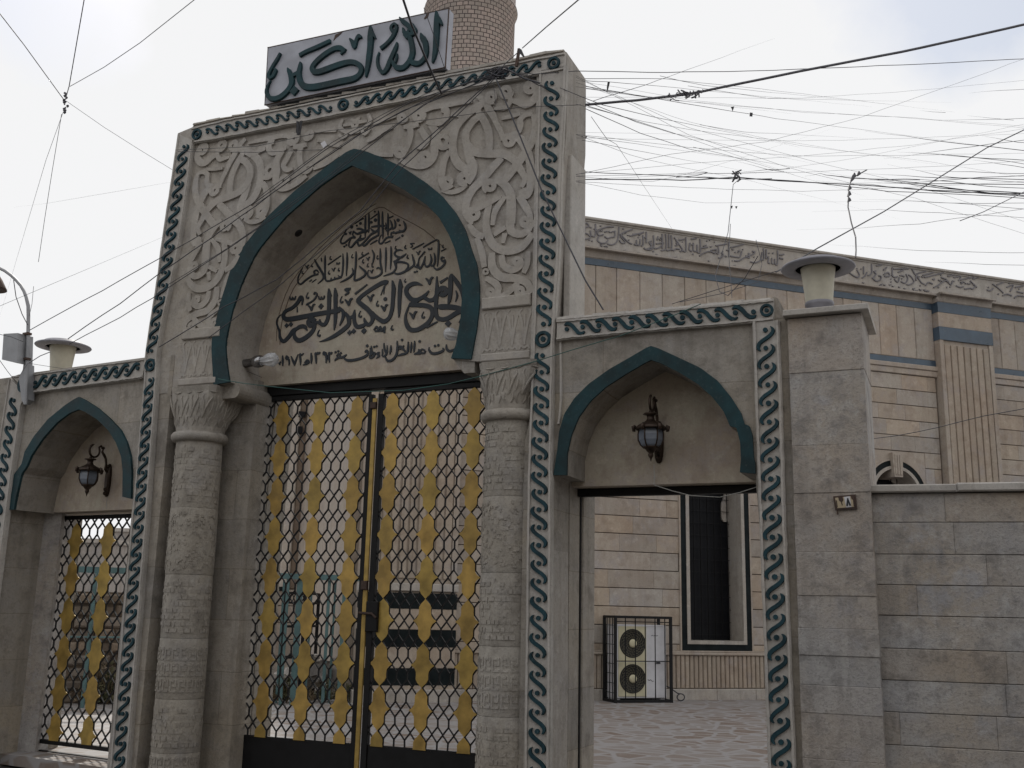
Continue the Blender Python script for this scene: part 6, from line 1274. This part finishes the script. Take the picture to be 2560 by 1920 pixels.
low = [([(1455,430),(1627,438),(1693,441),(1850,447),(2000,452),(2218,478),(2430,488),(2570,496)], .0055), ([(1455,449),(1592,448),(1706,450),(1843,444),(2000,455),(2218,467),(2390,481),(2570,484)], .008), ([(1650,438),(1740,430),(1769,431),(1740,440),(1690,443)], .005), ([(1843,432),(1921,424),(1974,422)], .005), ([(1835,401),(1921,424),(1960,430)], .004),
 ([(2012,440),(2050,434),(2080,440),(2130,445),(2300,450)], .006), ([(2162,327),(2362,354),(2570,377)], .0055), ([(2210,397),(2296,386),(2430,366),(2570,348)], .004), ([(2243,379),(2430,393),(2570,402)], .005), ([(2270,381),(2360,386),(2500,400),(2570,412)], .004),
 ([(2167,433),(2304,443),(2440,446),(2570,449)], .006), ([(2096,441),(2243,452),(2330,462),(2425,477),(2570,483)], .008), ([(2127,457),(2304,458),(2400,460),(2570,462)], .006), ([(2192,458),(2329,454),(2456,444),(2570,439)], .005), ([(2291,426),(2430,430),(2570,435)], .004), ([(2218,411),(2300,428),(2380,444),(2570,456)], .004),
 ([(2100,440),(2200,452),(2350,470),(2480,482),(2570,490)], .007), ([(2040,452),(2180,462),(2280,474),(2400,478),(2570,492)], .006), ([(2253,502),(2400,508),(2570,508)], .0035), ([(2149,497),(2299,503),(2440,512),(2570,524)], .0035), ([(2160,452),(2260,446),(2380,454),(2470,466),(2570,470)], .005), ([(2430,400),(2500,410),(2570,420)], .004), ([(2455,340),(2520,352),(2570,358)], .004), ([(2420,232),(2500,226),(2570,222)], .003), ([(2300,277),(2364,282)], .003), ([(2417,288),(2534,301)], .003),
 ([(1700,441),(1800,446),(1900,448),(2020,455)], .0055), ([(1640,447),(1760,443),(1830,447),(1930,447)], .0055), ([(2340,300),(2460,300),(2570,296)], .003), ([(2030,528),(2200,524),(2400,535),(2570,545)], .003), ([(1990,575),(2150,570),(2300,560),(2570,520)], .003), ([(2060,610),(2300,627),(2570,632)], .003), ([(2310,655),(2570,664)], .003)]
for pts, r in low: cable(pts, 12.0, 12.5, r*0.85, LL, GL, jit=1.1, fade='s' if pts[0][0] > 1500 else '')
cable([(2570,320),(2468,369),(2299,474),(2208,530),(2045,620),(1975,662),(1940,680)], 9.5, 7.6, .0055, 'straight dark cable slanting down from the right sky to the pier lamp')
cable([(2570,475),(2458,530),(2400,552)], 10, 9, .004, 'thin cable slanting down at far right below the tangled band')
cable([(2174,1098),(2240,1090),(2347,1068),(2460,1040),(2570,1020)], 9, 8, .0035, 'thin cable sagging in front of the fluted hall pilaster above the street wall', jit=.6)
o = cable([(2167,425),(2129,446),(2122,470),(2120,517),(2128,555),(2139,593),(2140,625),(2139,642)], 9.2, 7.6, .006, 'dark cable hanging down to the brim of the lamp on the pier', jit=.8)
mb = MB(); rk = random.Random(3)
for x, y, s_ in ((2129,446,9),(2133,440,8),(2122,470,6),(2121,485,7),(2121,500,6),(2145,434,6)): a = at(x-s_*.3, y+s_, 8.9); b = at(x+s_*.4, y-s_, 8.9); mb.tube([a, a.lerp(b, .5)+Vector((.01, 0, 0)), b], [.006, .018, .006], 6)
o = mb.build('cable_knot', MS['thickcable']); tag(o, 'taped knots on the cable hanging above the brimmed lamp', 'cable knot')
cable([(1843,452),(1833,461),(1820,582),(1797,660),(1788,690),(1799,729),(1820,739),(1861,697),(1895,640)], 10.5, 8.2, .0035, 'thin cable looping down in front of the prayer hall frieze and blue band')
cable([(1826,560),(1822,640),(1830,745)], 9.5, 8.3, .003, 'thin cable hanging straight down beside the cable looping over the frieze')
cable([(1680,760),(1780,728),(1864,702),(1960,672),(2050,640)], 8.2, 7.7, .003, 'thin cable rising to the right across the tall hall slabs towards the lamp')
cable([(1700,755),(1800,735),(1895,705),(1905,660),(1890,600)], 8.2, 9, .003, 'thin cable curving up past the blue hall band')
mb = MB(); c = at(1843, 440, 12.2)
for i in range(14): a = at(1843+rcab.uniform(-6, 6), rcab.uniform(424, 456), 12.2); b = at(1843+rcab.uniform(-14, 14), rcab.uniform(420, 458), 12.2); mb.tube([a, b], rcab.uniform(.005, .012), 5)
o = mb.build('cable_knot', MS['thickcable']); tag(o, 'dark upright cable joint in the left part of the low cable band', 'cable knot')
# left side of the sky
cable([(-10,22),(60,112),(160,250)], 7, 9, 0.0040, 'dark cable falling from the left edge of the sky to a small knot'); cable([(212,-10),(195,88),(173,215),(163,250)], 7, 9, 0.0040, 'dark cable falling steeply to the small knot in the left sky')
cable([(490,-4),(350,107),(260,168),(175,216)], 6.5, 9, 0.0030, 'thin cable slanting gently down left to the knot in the left sky'); cable([(165,252),(260,318),(350,375),(440,430)], 9, 10, 0.0020, 'faint thin cable slanting down right from the knot in the left sky')
cable([(158,280),(115,400),(78,525)], 9, 9.6, 0.0020, 'faint thin cable hanging down left from the left knot', fade='e'); cable([(154,285),(130,430),(112,545),(96,655)], 9, 9.6, 0.0025, 'thin cable hanging almost straight down from the left knot')
cable([(-10,769),(175,691),(260,655)], 9, 10, 0.0018, 'faint thin cable passing behind the street lamp arm', fade='e'); cable([(35,518),(120,508),(225,490)], 9.5, 10, 0.0016, 'faint short level cable in the left sky', fade='es')
cable([(84,716),(80,760),(73,790)], 9.5, 9.9, 0.0022, 'thin stay beside the bend of the street lamp pole'); cable([(34,700),(40,742),(55,785),(69,812)], 9.9, 10, 0.0043, 'loose cable drooping inside the curve of the street lamp arm')
cable([(-10,888),(20,930),(40,955)], 9.5, 9.9, 0.0029, 'thin cable dropping behind the metal box at the left edge'); cable([(-5,835),(28,842),(60,855)], 9.9, 9.95, 0.0029, 'short cable entering the metal box on the lamp pole'); cable([(74,907),(100,890),(125,880)], 9.8, 10, 0.0043, 'short dark cable from the lamp pole towards the brimmed lamp')
cable([(180,925),(70,908),(48,940)], 10, 9.9, 0.0022, 'thin slack cable under the metal box beside the lamp pole')
mb = MB(); rk = random.Random(21); 
for i in range(10): a = at(163+rk.uniform(-4, 6), 232+i*5.2, 9); b = at(163+rk.uniform(-6, 7), 236+i*5.2, 9); mb.tube([a, a.lerp(b, .5)+Vector((.006, 0, 0)), b], rk.uniform(.006, .013), 5)
o = mb.build('cable_knot', MS['thickcable']); tag(o, 'small ragged knot where cables cross in the left sky', 'cable knot')
# cords on the gateways
cable([(545,947),(600,957),(663,965),(825,982),(1009,976),(1120,960),(1192,943),(1330,906),(1440,872),(1553,839),(1698,783),(1752,760)], G.px(545,947,-.1).y, G.px(1752,760,-.1).y, .0038, 'thin green cord strung across the main gate and right side gateway', None, 'greencord', name='cord')
cable([(1635,1161),(1636,1190),(1635,1212)], G.px(1635,1161,.42).y, G.px(1635,1212,.42).y, .0035, 'short white cord hanging below the right lantern', None, 'whitecord', name='cord')
cable([(1637,1213),(1680,1227),(1727,1239),(1799,1243),(1850,1231),(1893,1217)], G.px(1637,1213,.42).y, G.px(1893,1217,.42).y, .0035, 'white cord sagging under the lintel of the right doorway', None, 'whitecord', name='cord')
cable([(269,1243),(266,1258),(267,1272)], L.px(269,1243,.47).y, L.px(267,1272,.47).y, .003, 'short white cord hanging below the left lantern', None, 'whitecord', name='cord')
cable([(1232,198),(1237,235),(1240,262)], gy(1232,198), gy(1240,262), .002, 'fine thread hanging from the knot of cables on the gateway top')
# shreds of plastic caught on the cables
for pts, Y, lab in (([(1519,205),(1525,205),(1522,218),(1518,232),(1517,218)], 9.0, 'long dark shred of plastic hanging on the cables near the gateway corner'), ([(1827,267),(1836,266),(1834,272),(1831,279),(1830,272)], 11.5, 'small dark shred hanging on a cable left of the square tag'), ([(1875,281),(1882,282),(1881,291),(1874,290)], 11.8, 'small square dark tag on a slanting cable in the right sky'), ([(1462,340),(1468,340),(1466,345),(1462,348)], 8.6, 'small dark shred on a cable close to the right edge of the gateway'), ([(1826,515),(1832,514),(1830,522)], 10.5, 'left one of two tiny shreds above the frieze'), ([(1838,516),(1844,515),(1841,522)], 10.5, 'right one of two tiny shreds above the frieze'), ([(801,358),(812,352),(818,362),(808,370)], 8.75, 'small pale scrap caught on the cables above the arch')):
    q = [at(x, y, Y) for x, y in pts]; mb = MB(); mb.prism(q, Vector((0, .008, 0))); o = mb.build('plastic_shred', MS['rag'] if 'pale' not in lab else MS['white']); tag(o, lab, 'plastic shred')
mb = MB(); rk = random.Random(31)
for i in range(7): x = 1594-1594+rk.uniform(742, 755); a = at(x, rk.uniform(300, 318), 8.95); b = at(x+rk.uniform(-6, 6), rk.uniform(318, 338), 8.95); mb.tube([a, b], rk.uniform(.004, .012), 5)
o = mb.build('plastic_shred', MS['rag']); tag(o, 'ragged dark shreds dangling under the signboard on the gateway border', 'plastic shred')
cable([(566,-4),(566,-3)], 9, 9, .001, 'x') if False else None

# the finest strands of the web, from the gateway corner out over the street
rw = random.Random(64)
for i in range(17):
    y0 = rw.choice((rw.uniform(185, 262), rw.uniform(262, 352), rw.uniform(425, 455))); y1 = rw.uniform(300, 500) if i % 4 else rw.uniform(200, 640); x1 = 2570 if i % 3 else rw.uniform(1800, 2400); ym = (y0+y1)/2+rw.uniform(8, 42)
    cable([(1440, y0), (1440+(x1-1440)*.25, y0+(ym-y0)*.62), (1440+(x1-1440)*.5, ym), (1440+(x1-1440)*.75, ym+(y1-ym)*.42), (x1, y1)], 8.1, rw.uniform(11, 15), rw.uniform(.0011, .0020), 'very fine dark strand of the web of cables right of the gateway', 'finest strands of the cable web at the right', jit=1.0, fade='e')
